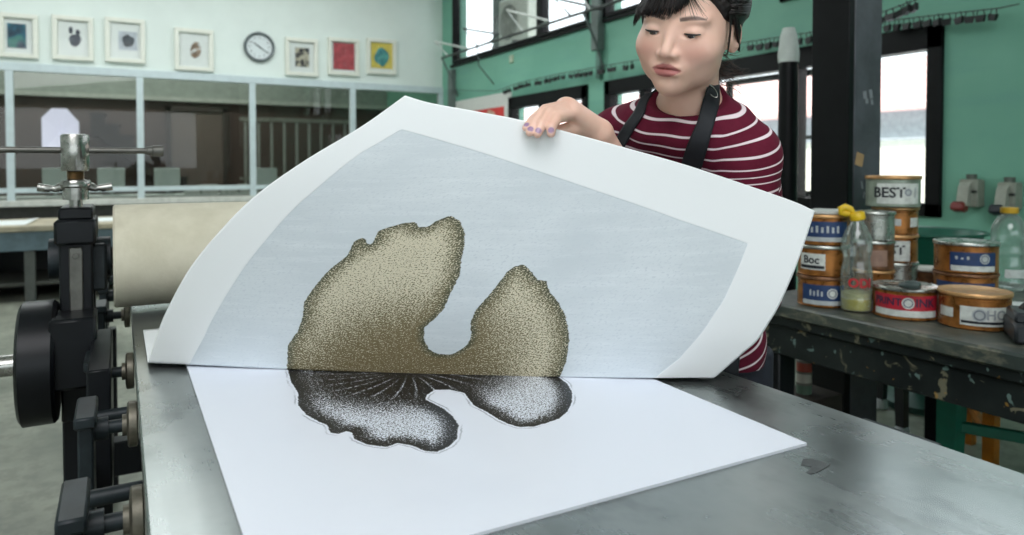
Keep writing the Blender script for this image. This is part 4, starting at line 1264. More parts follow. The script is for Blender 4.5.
# left stack of three
can(823, 304, 0.077, H, 0, 'copper ink can with a blue label at the bottom of the left stack', M_COPPER, M_BROWN,
    [(0.10, 0.74, -50, 50, M_LBLUE, [('disc', 0.016, 20, 0.48, M_LWHITE), ('bars', 4, -30, 4, 0.38, 0.58, M_LPALE), ('band', 0.10, 0.24, -48, 48, M_LPALE)])])
can(823, 304, 0.077, H, H, 'copper ink can with a small white label in the middle of the left stack', M_COPPER, M_TIN,
    [(0.22, 0.74, -58, 4, M_LWHITE, [('text', 'Boc', 0.034, -28, 0.53, B_), ('band', 0.26, 0.36, -56, 2, B_)])])
t3, c3 = can(823, 304, 0.077, H, 2 * H, 'copper ink can with a blue label on top of the left stack', M_COPPER, M_COPLID,
    [(0.14, 0.78, -58, 58, M_LBLUE, [('bars', 7, -40, 40, 0.42, 0.64, M_LPALE), ('band', 0.14, 0.28, -56, 56, M_LPALE)])])
pad = MB().box((c3.x + 0.01, c3.y, c3.z + H + 0.006), (0.12, 0.09, 0.012), Matrix.Rotation(0.5, 3, 'Z'), 0.002)
pad = tag(pad.build('paper_pad', pm('pad_white', (206, 210, 206), 0.6), None, (c3.x, c3.y, c3.z + H)), 'small white paper pad lying on top of the left can stack', 'paper')
# silver stack behind the left bottle
ca = (873, 297)
can(*ca, 0.062, H, 0, 'copper ink can at the bottom of the narrow stack behind the oil bottle', M_COPPER, M_COPLID, [])
can(*ca, 0.062, H, H, 'stained brown ink can in the middle of the narrow stack behind the oil bottle', M_BROWN, M_TIN, [(0.15, 0.7, -30, 40, lab_mat('label_worn', (150, 120, 104)), [])])
can(*ca, 0.062, H, 2 * H, 'plain silver ink can on top of the narrow stack behind the oil bottle', M_TIN, M_TIN, [])
# tall BEST stack
cb_ = (894, 288)
can(*cb_, 0.074, 0.1, 0, 'plain silver ink can at the foot of the tallest stack', M_TIN, M_TIN, [])
can(*cb_, 0.074, 0.1, 0.1, 'copper ink can with a white BEST label second from the foot of the tallest stack', M_COPPER, M_COPLID,
    [(0.08, 0.80, -62, 40, M_LWHITE, [('text', 'BEST', 0.046, -12, 0.46, B_)])])
can(*cb_, 0.074, 0.1, 0.2, 'plain orange copper ink can with a small pale sticker under the topmost can', M_COPPER, M_COPLID, [(0.34, 0.58, -35, 15, M_LPALE, [('bars', 4, -24, 4, 0.41, 0.51, pm('faded_text', (140, 140, 150)))]), (0.3, 0.62, 40, 70, M_LWHITE, [])])
cT = on_z(*cb_, TZ)
dT = cT + Vector((-0.02, -0.012, 0))
t = can(891.5, 289.0, 0.088, 0.112, 0.3, 'grey green can with a copper lid and BEST label on top of the tallest stack', M_GREYGREEN, M_COPLID,
    [(0.12, 0.76, -34, 62, M_LWHITE, [('text', 'BEST', 0.05, -8, 0.46, B_), ('disc', 0.014, 32, 0.48, M_LPALE), ('text', 'I', 0.05, 50, 0.46, M_LPALE)])])
# red can and tan can in front
tr, cr = can(905, 315.5, 0.0855, 0.094, 0, 'copper ink can with a red label and a silver lid holding a palette knife', M_COPPER, M_TIN,
    [(0.12, 0.78, -66, 66, M_LRED, [('text', 'PRINT', 0.030, -33, 0.555, pm('label_navy', (66, 40, 66), 0.5)), ('text', 'INK', 0.034, 36, 0.555, pm('label_navy', (66, 40, 66), 0.5)), ('disc', 0.0165, 5, 0.55, M_LWHITE), ('band', 0.12, 0.32, -62, 62, M_LWHITE)])])
can(974, 325, 0.0865, 0.100, 0, 'copper ink can with a tan lid and white label at the table edge', M_COPPER, M_COPLID,
    [(0.14, 0.66, -22, 74, M_LWHITE, [('disc', 0.018, 8, 0.44, M_LPALE), ('text', 'HO', 0.036, 36, 0.44, pm('pale_letter', (150, 156, 160), 0.5)), ('band', 0.20, 0.27, -20, 72, M_LBLACK)]), (0.30, 0.56, -66, -34, M_LWHITE, [])])
# blue pair behind
can(965, 299, 0.092, 0.095, 0, 'copper ink can with a blue label under the silver lidded can', M_COPPER, M_BROWN, [(0.2, 0.7, -60, 60, M_LBLUE, [('bars', 3, -20, 20, 0.36, 0.5, M_LPALE)])])
can(965, 299, 0.092, 0.102, 0.095, 'copper ink can with a silver lid and blue label above another blue labelled can', M_COPPER, M_TIN,
    [(0.10, 0.70, -28, 60, M_LBLUE, [('disc', 0.016, 34, 0.50, M_LPALE), ('bars', 3, -18, 12, 0.47, 0.57, M_LPALE), ('band', 0.10, 0.27, -26, 58, M_LWHITE)])])
tl, cl = can(930, 287, 0.070, 0.072, 0, 'low stained brown can with a white lid left of the blue labelled pair', M_BROWN, pm('white_lid', (208, 206, 196), 0.5), [])

# ------------------------------------------------------------------ palette knife on the red can
zk = cr.z + 0.094
kn = thing('palette_knife', 'palette knife with a dark handle lying on the red labelled can', 'palette knife', (cr.x, cr.y, zk))
k0, k1, k2 = on_z(884, 284, zk + 0.006), on_z(899, 285, zk + 0.011), on_z(921, 286, zk + 0.016)
dv = (k2 - k1).normalized()
MB().tube([k1, k1 + dv * 0.012, k1 + dv * 0.03, k1 + (k2 - k1) * 0.7, k2 - dv * .003, k2], [0.006, 0.010, 0.0145, 0.015, 0.011, 0.003], 12).build('handle', pm('knife_handle', (74, 86, 84), 0.3), kn)
MB().tube([k0, k0 + (k1 - k0) * .6, k1], [0.004, 0.008, 0.005], 8, flat=0.25).build('blade', pm('knife_blade', (70, 70, 64), 0.3, 0.6), kn)
# ------------------------------------------------------------------ bottles
def plastic():
    if 'clear_plastic' in MATS: return MATS['clear_plastic']
    n = NT('clear_plastic')
    tr = n.new('ShaderNodeBsdfTransparent'); tr.inputs[0].default_value = (0.90, 0.95, 0.93, 1)
    lw = n.new('ShaderNodeLayerWeight'); lw.inputs[0].default_value = 0.35
    gl = n.new('ShaderNodeBsdfGlossy'); gl.inputs['Roughness'].default_value = 0.08
    df = n.new('ShaderNodeBsdfDiffuse'); df.inputs[0].default_value = srgb(200, 212, 206)
    m1 = n.new('ShaderNodeMixShader'); n.link(n.math('MULTIPLY_ADD', lw.outputs['Facing'], 0.40, 0.07), m1.inputs[0]); n.link(tr.outputs[0], m1.inputs[1]); n.link(df.outputs[0], m1.inputs[2])
    m2 = n.new('ShaderNodeMixShader'); n.link(n.math('MULTIPLY_ADD', lw.outputs['Fresnel'], 0.5, 0.06), m2.inputs[0]); n.link(m1.outputs[0], m2.inputs[1]); n.link(gl.outputs[0], m2.inputs[2])
    out = [x for x in n.t.nodes if x.type == 'OUTPUT_MATERIAL'][0]
    n.link(m2.outputs[0], out.inputs[0])
    MATS['clear_plastic'] = n.m
    return n.m
M_YEL = pm('yellow_plastic', (228, 190, 40), 0.35, var=0.08)
def bottle(px, py, r, h, lab, kind):
    c = on_z(px, py, TZ)
    t = thing('plastic_bottle', lab, 'bottle', c)
    prof = [(0, 0.004), (r * .80, 0.001), (r * .97, 0.006), (r, 0.02), (r, h * .14), (r * .975, h * .15), (r, h * .17), (r, h * .40)]
    if kind == 'oil': prof += [(r * .98, h * .43), (r * .86, h * .50), (r * .84, h * .54), (r * .95, h * .60), (r * .99, h * .66), (r * .93, h * .74), (r * .7, h * .83), (r * .42, h * .90), (r * .38, h * .93), (r * .38, h * .95)]
    else:
        prof += [(r * .975, h * .41), (r, h * .43), (r, h * .50), (r * .94, h * .53), (r * .94, h * .56), (r, h * .59), (r, h * .70), (r * .92, h * .78), (r * .66, h * .87), (r * .40, h * .92), (r * .40, h * .94)]
    MB().lathe(prof, c, n=40).build('bottle_body', plastic(), t)
    if kind == 'oil':
        MB().lathe([(0, 0.006), (r * .93, 0.008), (r * .955, 0.02), (r * .955, h * .135), (0, h * .135)], c, n=32).build('oil', pm('yellow_oil', (208, 192, 96), 0.2, var=0.1, scale=40), t)
        MB().lathe([(0, h * .137), (r * .955, h * .137), (r * .95, h * .19), (r * .5, h * .205), (0, h * .20)], c, n=32).build('sediment', pm('pale_sediment', (222, 214, 160), 0.7, var=0.15, scale=90, bump=.4), t)
        f = facing(c)
        wrap_text(c, r + 0.0008, h * .30, f + R_(14), 'ODI', 0.038, 0.0012).build('lettering', pm('bottle_red', (190, 36, 44), 0.5), t, smooth=0)
        # tilted yellow cap with a folded hinge loop
        zc = c.z + h * .95
        rot = Matrix.Rotation(R_(-14), 3, Vector((ray(512, 267).x, ray(512, 267).y, 0)).normalized())
        MB().lathe([(0, -0.012), (0.021, -0.012), (0.0225, -0.008), (0.0225, 0.008), (0.02, 0.011), (0, 0.011)], (c.x, c.y, zc + 0.004), rot @ Vector((0, 0, 1)), 24).build('cap', M_YEL, t)
        rt = Vector((math.cos(R_(-43)), math.sin(R_(-43)), 0))
        q = Vector((c.x, c.y, zc + 0.012)) - rt * 0.012
        MB().tube([q + rt * x + Vector((0, 0, z)) for x, z in ((0.0, 0.0), (-0.008, 0.012), (-0.022, 0.018), (-0.034, 0.012), (-0.032, 0.001), (-0.018, -0.003), (-0.008, 0.002))], [0.008, 0.011, 0.012, 0.012, 0.011, 0.010, 0.008], 10).build('spout_loop', M_YEL, t)
    else:
        MB().lathe([(0, h * .93), (r * .48, h * .93), (r * .5, h * .935), (r * .5, h * .995), (r * .47, h), (0, h)], c, n=28).build('cap', pm('ochre_cap', (206, 164, 48), 0.4, var=0.15), t)
        f = facing(c)
        arc_patch(c, r + 0.0006, h * .17, h * .27, f + R_(-10), f + R_(60)).build('label', lab_mat('label_clear_white', (196, 204, 200)), t)
    return c
bottle(856, 311, 0.0445, 0.305, 'clear oil bottle with a yellow cap, red ODI lettering and yellow dregs', 'oil')
bottle(1008, 290, 0.056, 0.298, 'clear empty plastic bottle with an ochre cap at the right end of the table', 'water')
# ------------------------------------------------------------------ odds and ends on the table
def rag():
    c = on_z(937, 311, TZ)
    r_ = random.Random(3)
    bm = bmesh.new()
    bmesh.ops.create_icosphere(bm, subdivisions=4, radius=1)
    from mathutils import noise as mn
    vs = []
    for v in bm.verts:
        d = v.co.normalized()
        k = 1 + 0.28 * mn.noise(d * 2.1 + Vector((5, 1, 2))) + 0.14 * mn.noise(d * 5.3)
        vs.append((c.x + d.x * 0.030 * k, c.y + d.y * 0.030 * k, max(TZ + 0.001, TZ + 0.022 + d.z * 0.024 * k)))
    bm.verts.index_update()
    m = MB().add(vs, [[v.index for v in f.verts] for f in bm.faces])
    bm.free()
    tag(m.build('crumpled_rag', pm('pinkish_rag', (150, 92, 82), 0.8, var=0.3, scale=30), None, c, smooth=60), 'crumpled reddish rag between the red labelled can and the tan lidded can', 'rag')
rag()
q = on_z(1016, 306, TZ)
sheet((q.x, q.y, TZ), 0.17, 0.14, -0.9, 'white paper sheet lying on the table behind the tan lidded can', th=0.003, curl=0.01)
q = on_z(932, 302, TZ)
sheet((q.x, q.y, TZ), 0.11, 0.10, 0.3, 'small white paper scrap behind the red labelled can', th=0.003, curl=0.01)
q = on_z(1026, 340, TZ)
td = thing('tape_dispenser', 'black tape dispenser cut by the right edge of the photo', 'tape dispenser', q)
Rt = Matrix.Rotation(R_(35), 3, 'Z')
MB().box((q.x, q.y, TZ + 0.028), (0.15, 0.075, 0.054), Rt, 0.008).build('base', pm('black_plastic', (40, 44, 48), 0.4), td)
MB().box((q.x - 0.01, q.y + 0.0, TZ + 0.066), (0.115, 0.06, 0.028), Rt, 0.006).build('jaw', pm('black_plastic', (40, 44, 48), 0.4), td)
MB().cyl((q.x - 0.055, q.y - 0.055, TZ + 0.035), (q.x - 0.03, q.y - 0.085, TZ + 0.035), 0.026, n=28, bev=0.003).build('roll', pm('grey_roll', (104, 110, 112), 0.4), td)
MB().cyl((q.x + 0.02, q.y, TZ + 0.07), (q.x + 0.0, q.y - 0.02, TZ + 0.07), 0.030, n=28, bev=0.003).build('knob', M_IRON2, td)

# ------------------------------------------------------------------ under the table
# green plastic stool: only its splayed leg shows
def stool(cx, cy, h, lab, rgb, legw, spread, name):
    t = thing(name, lab, 'stool', (cx, cy, 0))
    m = pm(name + '_plastic', rgb, 0.45, var=0.1)
    MB().box((cx, cy, h - 0.012), (0.3, 0.3, 0.024), None, 0.008).build('seat', m, t)
    for sx in (-1, 1):
        for sy in (-1, 1):
            a = Vector((cx + sx * 0.115, cy + sy * 0.115, h - 0.022)); b = Vector((cx + sx * spread, cy + sy * spread, 0.0))
            lg = MB(); w = legw
            vs = []
            for p, k in ((a, 1.0), (b, 0.72)):
                vs += [p + Vector((dx * w * k / 2, dy * w * k / 2, 0)) for dx, dy in ((-1, -1), (1, -1), (1, 1), (-1, 1))]
            lg.add(vs, [[0, 1, 2, 3], [7, 6, 5, 4]] + [[i, (i + 1) % 4, 4 + (i + 1) % 4, 4 + i] for i in range(4)])
            lg.build('leg', m, t)
    return t, m
def frame2(a, b):
    e1 = Vector((b.x - a.x, b.y - a.y, 0)); L = e1.length; e1.normalize()
    return e1, Vector((e1.y, -e1.x, 0)), L
def taper_leg(name, a, b, wa, wb, m, root):
    vs = []
    for p, w_ in ((a, wa), (b, wb)):
        vs += [p + Vector((dx * w_ / 2, dy * w_ / 2, 0)) for dx, dy in ((-1, -1), (1, -1), (1, 1), (-1, 1))]
    return MB().add(vs, [[0, 1, 2, 3], [7, 6, 5, 4]] + [[k, (k + 1) % 4, 4 + (k + 1) % 4, 4 + k] for k in range(4)]).build(name, m, root)
# tall green plastic stool pushed under the table
a_, b_ = P(948, 430, 2.20), P(952, 430, 2.62)
e1, e2, L_ = frame2(a_, b_)
a0 = Vector((a_.x, a_.y, 0))
t = thing('plastic_stool', 'green plastic stool with thick tapered legs pushed under the work table', 'stool', a0 + e1 * .2 + e2 * .2)
gm = pm('green_plastic', (20, 104, 84), 0.45, var=0.1)
rotc = Matrix((e1, e2, Vector((0, 0, 1)))).transposed()
for i_, j_ in ((0, 0), (1, 0), (0, 1), (1, 1)):
    ft = a0 + e1 * (L_ * i_) + e2 * (.42 * j_)
    taper_leg('leg', ft + e2 * (.012 if j_ == 0 else -.012) + Vector((0, 0, .59)), ft, .066, .044, gm, t)
MB().box(a0 + e1 * (L_ * .5) + e2 * .21 + Vector((0, 0, .60)), (L_ + .08, .50, .025), rotc, .008).build('seat', gm, t)
for i_ in (0, 1):
    MB().box(a0 + e1 * (L_ * i_) + e2 * .21 + Vector((0, 0, .385)), (.02, .40, .035), rotc, .004).build('stretcher', gm, t)
# orange painted stool behind it
a_, b_ = P(991, 430, 2.66), P(969, 430, 3.02)
e1, e2, L_ = frame2(a_, b_)
a0 = Vector((a_.x, a_.y, 0))
t = thing('wooden_stool', 'orange painted wooden stool under the work table', 'stool', a0 + e1 * .18 + e2 * .15)
om = pm('orange_paint', (190, 116, 30), 0.45, var=0.15)
for i_, j_ in ((0, 0), (1, 0), (0, 1), (1, 1)):
    ft = a0 + e1 * (L_ * i_) + e2 * (.32 * j_)
    taper_leg('leg', ft + Vector((0, 0, .53)), ft, .046, .04, om, t)
rotc = Matrix((e1, e2, Vector((0, 0, 1)))).transposed()
MB().box(a0 + e1 * (L_ * .5) + e2 * .16 + Vector((0, 0, .543)), (L_ + .06, .38, .026), rotc, .006).build('seat', om, t)
for j_ in (0, 1):
    MB().box(a0 + e1 * (L_ * .5) + e2 * (.32 * j_) + Vector((0, 0, .17)), (L_, .022, .035), rotc, .003).build('stretcher', om, t)
bp = on_x(804, 376, 2.12)
for k, rgb, lab in ((0, (90, 112, 96), 'small green tin at the foot of the pile under the table corner'), (1, (188, 184, 172), 'small white tin in the middle of the pile under the table corner'), (2, (150, 60, 44), 'small red tin on top of the pile under the table corner')):
    z = bp.z - 0.06 + k * 0.040
    t = thing('small_tin', lab, 'tin', (bp.x, bp.y, z), 'pile of small tins under the table')
    MB().lathe([(0, 0), (0.026, 0), (0.026, 0.032), (0, 0.032)], (bp.x, bp.y, z), n=24).build('tin_body', pm('small_tin_%d' % k, rgb, 0.5), t)
    MB().lathe([(0.024, 0.032), (0.0275, 0.032), (0.0275, 0.0385), (0, 0.0395)], (bp.x, bp.y, z), n=24).build('lid', pm('small_tin_lid', (120, 116, 108), 0.5, 0.4), t)
box_h = bp.z - 0.0602
cr_ = thing('wooden_crate', 'dark wooden crate under the table carrying three small tins', 'crate', (bp.x, bp.y, 0))
for zz in (0.02, 0.15, 0.28):
    if zz + 0.1 > box_h: break
    for yy in (-0.075, 0.065): MB().span((bp.x - 0.10, bp.y + yy, zz), (bp.x + 0.10, bp.y + yy + 0.01, zz + 0.1), 0.002).build('slat', pm('crate_dark', (46, 38, 32), 0.7), cr_)
    for xx in (-0.11, 0.10): MB().span((bp.x + xx, bp.y - 0.075, zz), (bp.x + xx + 0.01, bp.y + 0.075, zz + 0.1), 0.002).build('slat', pm('crate_dark', (46, 38, 32), 0.7), cr_)
for xx in (-0.10, 0.08):
    for yy in (-0.065, 0.045): MB().span((bp.x + xx, bp.y + yy, 0.0), (bp.x + xx + 0.02, bp.y + yy + 0.02, box_h - 0.012), 0.002).build('corner_post', pm('crate_dark', (46, 38, 32), 0.7), cr_)
MB().span((bp.x - 0.11, bp.y - 0.075, box_h - 0.012), (bp.x + 0.11, bp.y + 0.075, box_h), 0.002).build('lid_board', pm('crate_dark', (46, 38, 32), 0.7), cr_)
b3 = on_z(902, 438, 0.0)
t, m = stool(b3.x + 0.14, b3.y + 0.14, 0.46, 'black metal stool with white foot caps deep under the work table', (24, 26, 28), 0.05, 0.14, 'metal_stool')
for lg in [o for o in kids(t) if o.name.startswith('leg')]:
    xs0 = [v.co for v in lg.data.vertices if v.co.z < 0.01]
    cx_ = sum(v.x for v in xs0) / len(xs0); cy_ = sum(v.y for v in xs0) / len(xs0)
    MB().cyl((t.location.x + cx_, t.location.y + cy_, 0.0), (t.location.x + cx_, t.location.y + cy_, 0.05), 0.029, n=20, bev=0.004).build('foot_cap', pm('white_foot_cap', (196, 202, 206), 0.5), lg)
# round green basin standing on a low stand behind the cans
gb = P(925, 245, 3.5)
t = thing('plastic_basin', 'dark green round plastic basin on a stand behind the ink cans', 'basin', (gb.x, gb.y, 0))
MB().lathe([(0, 0.70), (0.16, 0.70), (0.25, 0.86), (0.27, 0.865), (0.27, 0.875), (0.245, 0.87), (0.155, 0.715), (0, 0.715)], (gb.x, gb.y, 0), n=40).build('bowl', pm('basin_green', (26, 92, 74), 0.4), t)
MB().lathe([(0, 0), (0.2, 0), (0.2, 0.03), (0.05, 0.06), (0.05, 0.66), (0.15, 0.70), (0, 0.70)], (gb.x, gb.y, 0), n=32).build('stand', pm('basin_stand', (30, 70, 60), 0.5), t)
# ================================================================== the printmaker
f32 = np.float32
def vlen(a): return np.sqrt((a * a).sum(-1))
def smin(a, b, k):
    h = np.clip(0.5 + 0.5 * (b - a) / k, 0, 1)
    return b + (a - b) * h - k * h * (1 - h)
def smax(a, b, k): return -smin(-a, -b, k)
def ell(p, c, r, R=None):
    q = p - np.asarray(c, f32)
    if R is not None: q = q @ np.asarray(R, f32)          # columns of R: local axes
    r = np.asarray(r, f32)
    k0 = vlen(q / r); k1 = vlen(q / (r * r)) + 1e-9
    return np.where(k0 < 1e-3, -r.min(), k0 * (k0 - 1) / k1)
def rcone(p, a, b, ra, rb):
    a, b = np.asarray(a, f32), np.asarray(b, f32)
    ab = b - a
    t = np.clip(((p - a) @ ab) / (ab @ ab), 0, 1)
    return vlen(p - a - t[:, None] * ab) - (ra + (rb - ra) * t)
def fast_mesh(name, v, quads):
    me = bpy.data.meshes.new(name)
    me.vertices.add(len(v)); me.vertices.foreach_set('co', np.ascontiguousarray(v, f32).ravel())
    me.loops.add(len(quads) * 4); me.loops.foreach_set('vertex_index', np.ascontiguousarray(quads, np.int32).ravel())
    me.polygons.add(len(quads)); me.polygons.foreach_set('loop_start', np.arange(0, len(quads) * 4, 4, dtype=np.int32))
    me.update(calc_edges=True); me.validate()
    me.polygons.foreach_set('use_smooth', np.ones(len(me.polygons), bool))
    return me
def surface(fn, lo, hi, vox):
    """surface nets of fn<0 on a box; evaluates finely only near the surface"""
    lo = np.asarray(lo, float); n = np.ceil((np.asarray(hi) - lo) / vox).astype(int) + 1
    st = 4
    n = ((n + st - 1) // st) * st + 1
    ax = [lo[i] + vox * np.arange(n[i]) for i in range(3)]
    cax = [a[::st] for a in ax]
    C = np.stack(np.meshgrid(*cax, indexing='ij'), -1).reshape(-1, 3).astype(f32)
    cv = fn(C).reshape([len(a) for a in cax])
    near = np.abs(cv) < vox * st * 2.4
    blk = np.zeros([len(a) - 1 for a in cax], bool)
    for dx in (0, 1):
        for dy in (0, 1):
            for dz in (0, 1):
                blk |= near[dx:dx + blk.shape[0], dy:dy + blk.shape[1], dz:dz + blk.shape[2]]
    V = np.repeat(np.repeat(np.repeat(cv[:-1, :-1, :-1], st, 0), st, 1), st, 2)
    V = np.pad(V, ((0, 1),) * 3, mode='edge').astype(f32)
    m = np.repeat(np.repeat(np.repeat(blk, st, 0), st, 1), st, 2)
    m = np.pad(m, ((0, 1),) * 3, mode='edge')
    # include block borders
    m2 = m.copy()
    for k in range(3):
        sl = [slice(None)] * 3; sr = [slice(None)] * 3
        sl[k] = slice(1, None); sr[k] = slice(0, -1)
        m2[tuple(sl)] |= m[tuple(sr)]
        m = m2.copy()
    idx = np.argwhere(m2)
    pts = (lo + idx * vox).astype(f32)
    out = np.empty(len(pts), f32)
    for s in range(0, len(pts), 400000): out[s:s + 400000] = fn(pts[s:s + 400000])
    V[m2] = out
    V[0], V[-1], V[:, 0], V[:, -1], V[:, :, 0], V[:, :, -1] = [np.abs(q) + 1e-4 for q in (V[0], V[-1], V[:, 0], V[:, -1], V[:, :, 0], V[:, :, -1])]
    ins = V < 0
    cs = [V.shape[i] - 1 for i in range(3)]
    cnt = np.zeros(cs, np.int8)
    for dx in (0, 1):
        for dy in (0, 1):
            for dz in (0, 1):
                cnt += ins[dx:dx + cs[0], dy:dy + cs[1], dz:dz + cs[2]]
    act = np.argwhere((cnt > 0) & (cnt < 8))
    ids = -np.ones(cs, np.int64); ids[tuple(act.T)] = np.arange(len(act))
    acc = np.zeros((len(act), 3)); num = np.zeros(len(act))
    cor = [(i, j, k) for i in (0, 1) for j in (0, 1) for k in (0, 1)]
    for a in cor:
        for k in range(3):
            if a[k]: continue
            b = list(a); b[k] = 1
            va = V[act[:, 0] + a[0], act[:, 1] + a[1], act[:, 2] + a[2]]; vb = V[act[:, 0] + b[0], act[:, 1] + b[1], act[:, 2] + b[2]]
            x = (va < 0) != (vb < 0)
            t = np.where(x, va / np.where(x, va - vb, 1), 0)
            q = np.tile(np.array(a, float), (len(act), 1)); q[:, k] = t
            acc[x] += q[x]; num[x] += 1
    vert = lo + (act + acc / num[:, None]) * vox
    quads = []
    for k in range(3):
        u, w_ = (k + 1) % 3, (k + 2) % 3
        sl = [slice(None)] * 3; sr = [slice(None)] * 3
        sl[k] = slice(0, -1); sr[k] = slice(1, None)
        ch = ins[tuple(sl)] != ins[tuple(sr)]
        e = np.argwhere(ch)
        e = e[(e[:, u] > 0) & (e[:, w_] > 0) & (e[:, u] < cs[u]) & (e[:, w_] < cs[w_])]
        o = ins[tuple(e.T)]
        c = []
        for du, dw in ((-1, -1), (0, -1), (0, 0), (-1, 0)):
            q = e.copy(); q[:, u] += du; q[:, w_] += dw
            c.append(ids[tuple(q.T)])
        c = np.stack(c, 1)
        c[~o] = c[~o][:, ::-1]
        quads.append(c[(c >= 0).all(1)])
    return vert, np.concatenate(quads)
def unit(v):
    v = np.asarray(v, float); return v / np.linalg.norm(v)
npP = lambda *a: np.array(P(*a))

# ---- frames -------------------------------------------------------
HEAD = npP(688.5, 27, 1.065)
az, pit, rol = R_(243), R_(13), R_(11.0)
yf = np.array((math.sin(az), math.cos(az), 0)); xr = np.array((yf[1], -yf[0], 0)); zu = np.array((0, 0, 1.0))
yf2 = math.cos(pit) * yf - math.sin(pit) * zu; zu2 = math.cos(pit) * zu + math.sin(pit) * yf
xr3 = math.cos(rol) * xr + math.sin(rol) * zu2; zu3 = math.cos(rol) * zu2 - math.sin(rol) * xr
RH = np.stack([xr3, yf2, zu3], 1)           # columns: her right, forward, up
HS = 0.905
def h2w(q): return HEAD + (np.asarray(q, float) * HS) @ RH.T
def w2h(p): return (np.asarray(p, float) - HEAD) @ RH / HS
NB = npP(688, 116, 1.150)                    # base of the neck
PC = np.array((0.995, 1.04, 0.88))           # pelvis
U_ = unit(NB - PC)
rt = np.array((-0.505, 0.863, 0.0)); rt = unit(rt - U_ * (rt @ U_)); FW = np.cross(U_, rt)   # right, forward
if FW @ np.array((-0.863, -0.505, 0)) < 0: FW = -FW
RT = np.stack([rt, FW, U_], 1)
SR, SL = npP(616, 132, 1.25), npP(743, 147, 1.125)
ER, WR = npP(655, 240, 1.22), npP(601, 134.5, 1.055)
EL, WL = npP(752, 292, 1.165), npP(772, 240, 1.10)
TL = np.linalg.norm(NB - PC)
nbl = w2h(NB)

# ---- head (local space) ------------------------------------------
def head_sdf(p):
    d = ell(p, (0, -.018, .036), (.0725, .090, .079))
    d = smin(d, ell(p, (0, .018, -.018), (.069, .067, .072)), .03)
    d = smin(d, ell(p, (0, .030, -.058), (.053, .050, .046)), .025)
    d = smin(d, ell(p, (0, .062, -.088), (.022, .020, .020)), .022)
    ax = p.copy(); ax[:, 0] = np.abs(ax[:, 0])
    d = smin(d, ell(ax, (.041, .048, -.030), (.027, .026, .025)), .02)
    d = smin(d, ell(ax, (.042, .020, -.062), (.017, .028, .018)), .02)
    d = smin(d, ell(ax, (.030, .062, .018), (.022, .014, .008)), .012)          # brow
    d = smax(d, -ell(ax, (.0315, .094, .002), (.019, .013, .0095)), .010)       # socket
    d = smin(d, ell(ax, (.0315, .0655, -.002), (.0165, .0150, .0120)), .005)    # lids
    # nose
    n = rcone(p, (0, .076, .006), (0, .0965, -.034), .0065, .0088)
    n = smin(n, ell(ax, (.0105, .0875, -.0375), (.0070, .0080, .0062)), .006)
    d = smin(d, n, .010)
    d = smax(d, -ell(ax, (.0060, .0945, -.0455), (.0036, .0050, .0034)), .002)
    # mouth
    d = smin(d, ell(p, (0, .0740, -.060), (.028, .012, .016)), .012)
    bow = p.copy(); bow[:, 2] += 0.10 * np.abs(p[:, 0]) * 0.6; bow[:, 1] += 4.0 * p[:, 0] ** 2
    d = smin(d, ell(bow, (0, .0850, -.0555), (.0235, .0062, .0058)), .003)
    d = smin(d, ell(bow, (0, .0847, -.0668), (.0205, .0072, .0068)), .003)
    d = smax(d, -ell(bow, (0, .0910, -.0605), (.0260, .0068, .0013)), .0025)
    d = smax(d, -ell(p, (0, .0945, -.0800), (.014, .008, .0042)), .008)
    # eye slit
    arc = ax.copy(); arc[:, 2] += 7.0 * (ax[:, 0] - .0315) ** 2 * -1 + 0.0
    d = smax(d, -ell(arc, (.0315, .0835, -.0070), (.0148, .0080, .0038)), .0015)
    # ears
    Re = Matrix.Rotation(R_(-12), 3, 'X') @ Matrix.Rotation(R_(22), 3, 'Z')
    Re = np.array(Re)
    e = ell(ax, (.0745, -.012, -.010), (.0088, .0165, .028), Re)
    e = smax(e, -ell(ax, (.0840, -.008, -.006), (.0085, .0105, .0180), Re), .004)
    e = smin(e, ell(ax, (.0715, .000, -.016), (.005, .006, .008)), .004)
    d = smin(d, e, .006)
    # neck
    d = smin(d, rcone(p, (0, -.026, -.055), nbl + np.array((0, 0, .0)), .049, .052), .022)
    return d
def torso_sdf(p, off=0.0):
    """bare trunk in world space, inflated by off"""
    q = (p - NB.astype(f32)) @ RT.astype(f32)            # right, forward, up
    d = ell(q, (0, -.030, -.155), (.142, .088, .150))
    d = smin(d, ell(q, (0, -.025, -.30), (.122, .088, .13)), .05)
    d = smin(d, ell(p, PC + np.array((0, 0, .0)), (.102, .122, .125)), .05)
    for s in (-1, 1): d = smin(d, ell(q, (s * .062, .035, -.165), (.052, .045, .055)), .03)
    for S_ in (SR, SL):
        d = smin(d, rcone(p, NB - FW * .02 - U_ * .055, S_ - U_ * .016, .050, .046), .03)
        d = smin(d, rcone(p, NB + U_ * .015 - FW * .02, S_ - U_ * .02, .038, .036), .03)
    return d - off
def arm_sdf(p, off=0.0):
    d = rcone(p, SR - U_ * .016, ER, .047, .038)
    d = np.minimum(d, rcone(p, SL - U_ * .016, EL, .048, .038))
    return d - off
def w_head(p):
    return head_sdf(w2h(p).astype(f32)) * HS
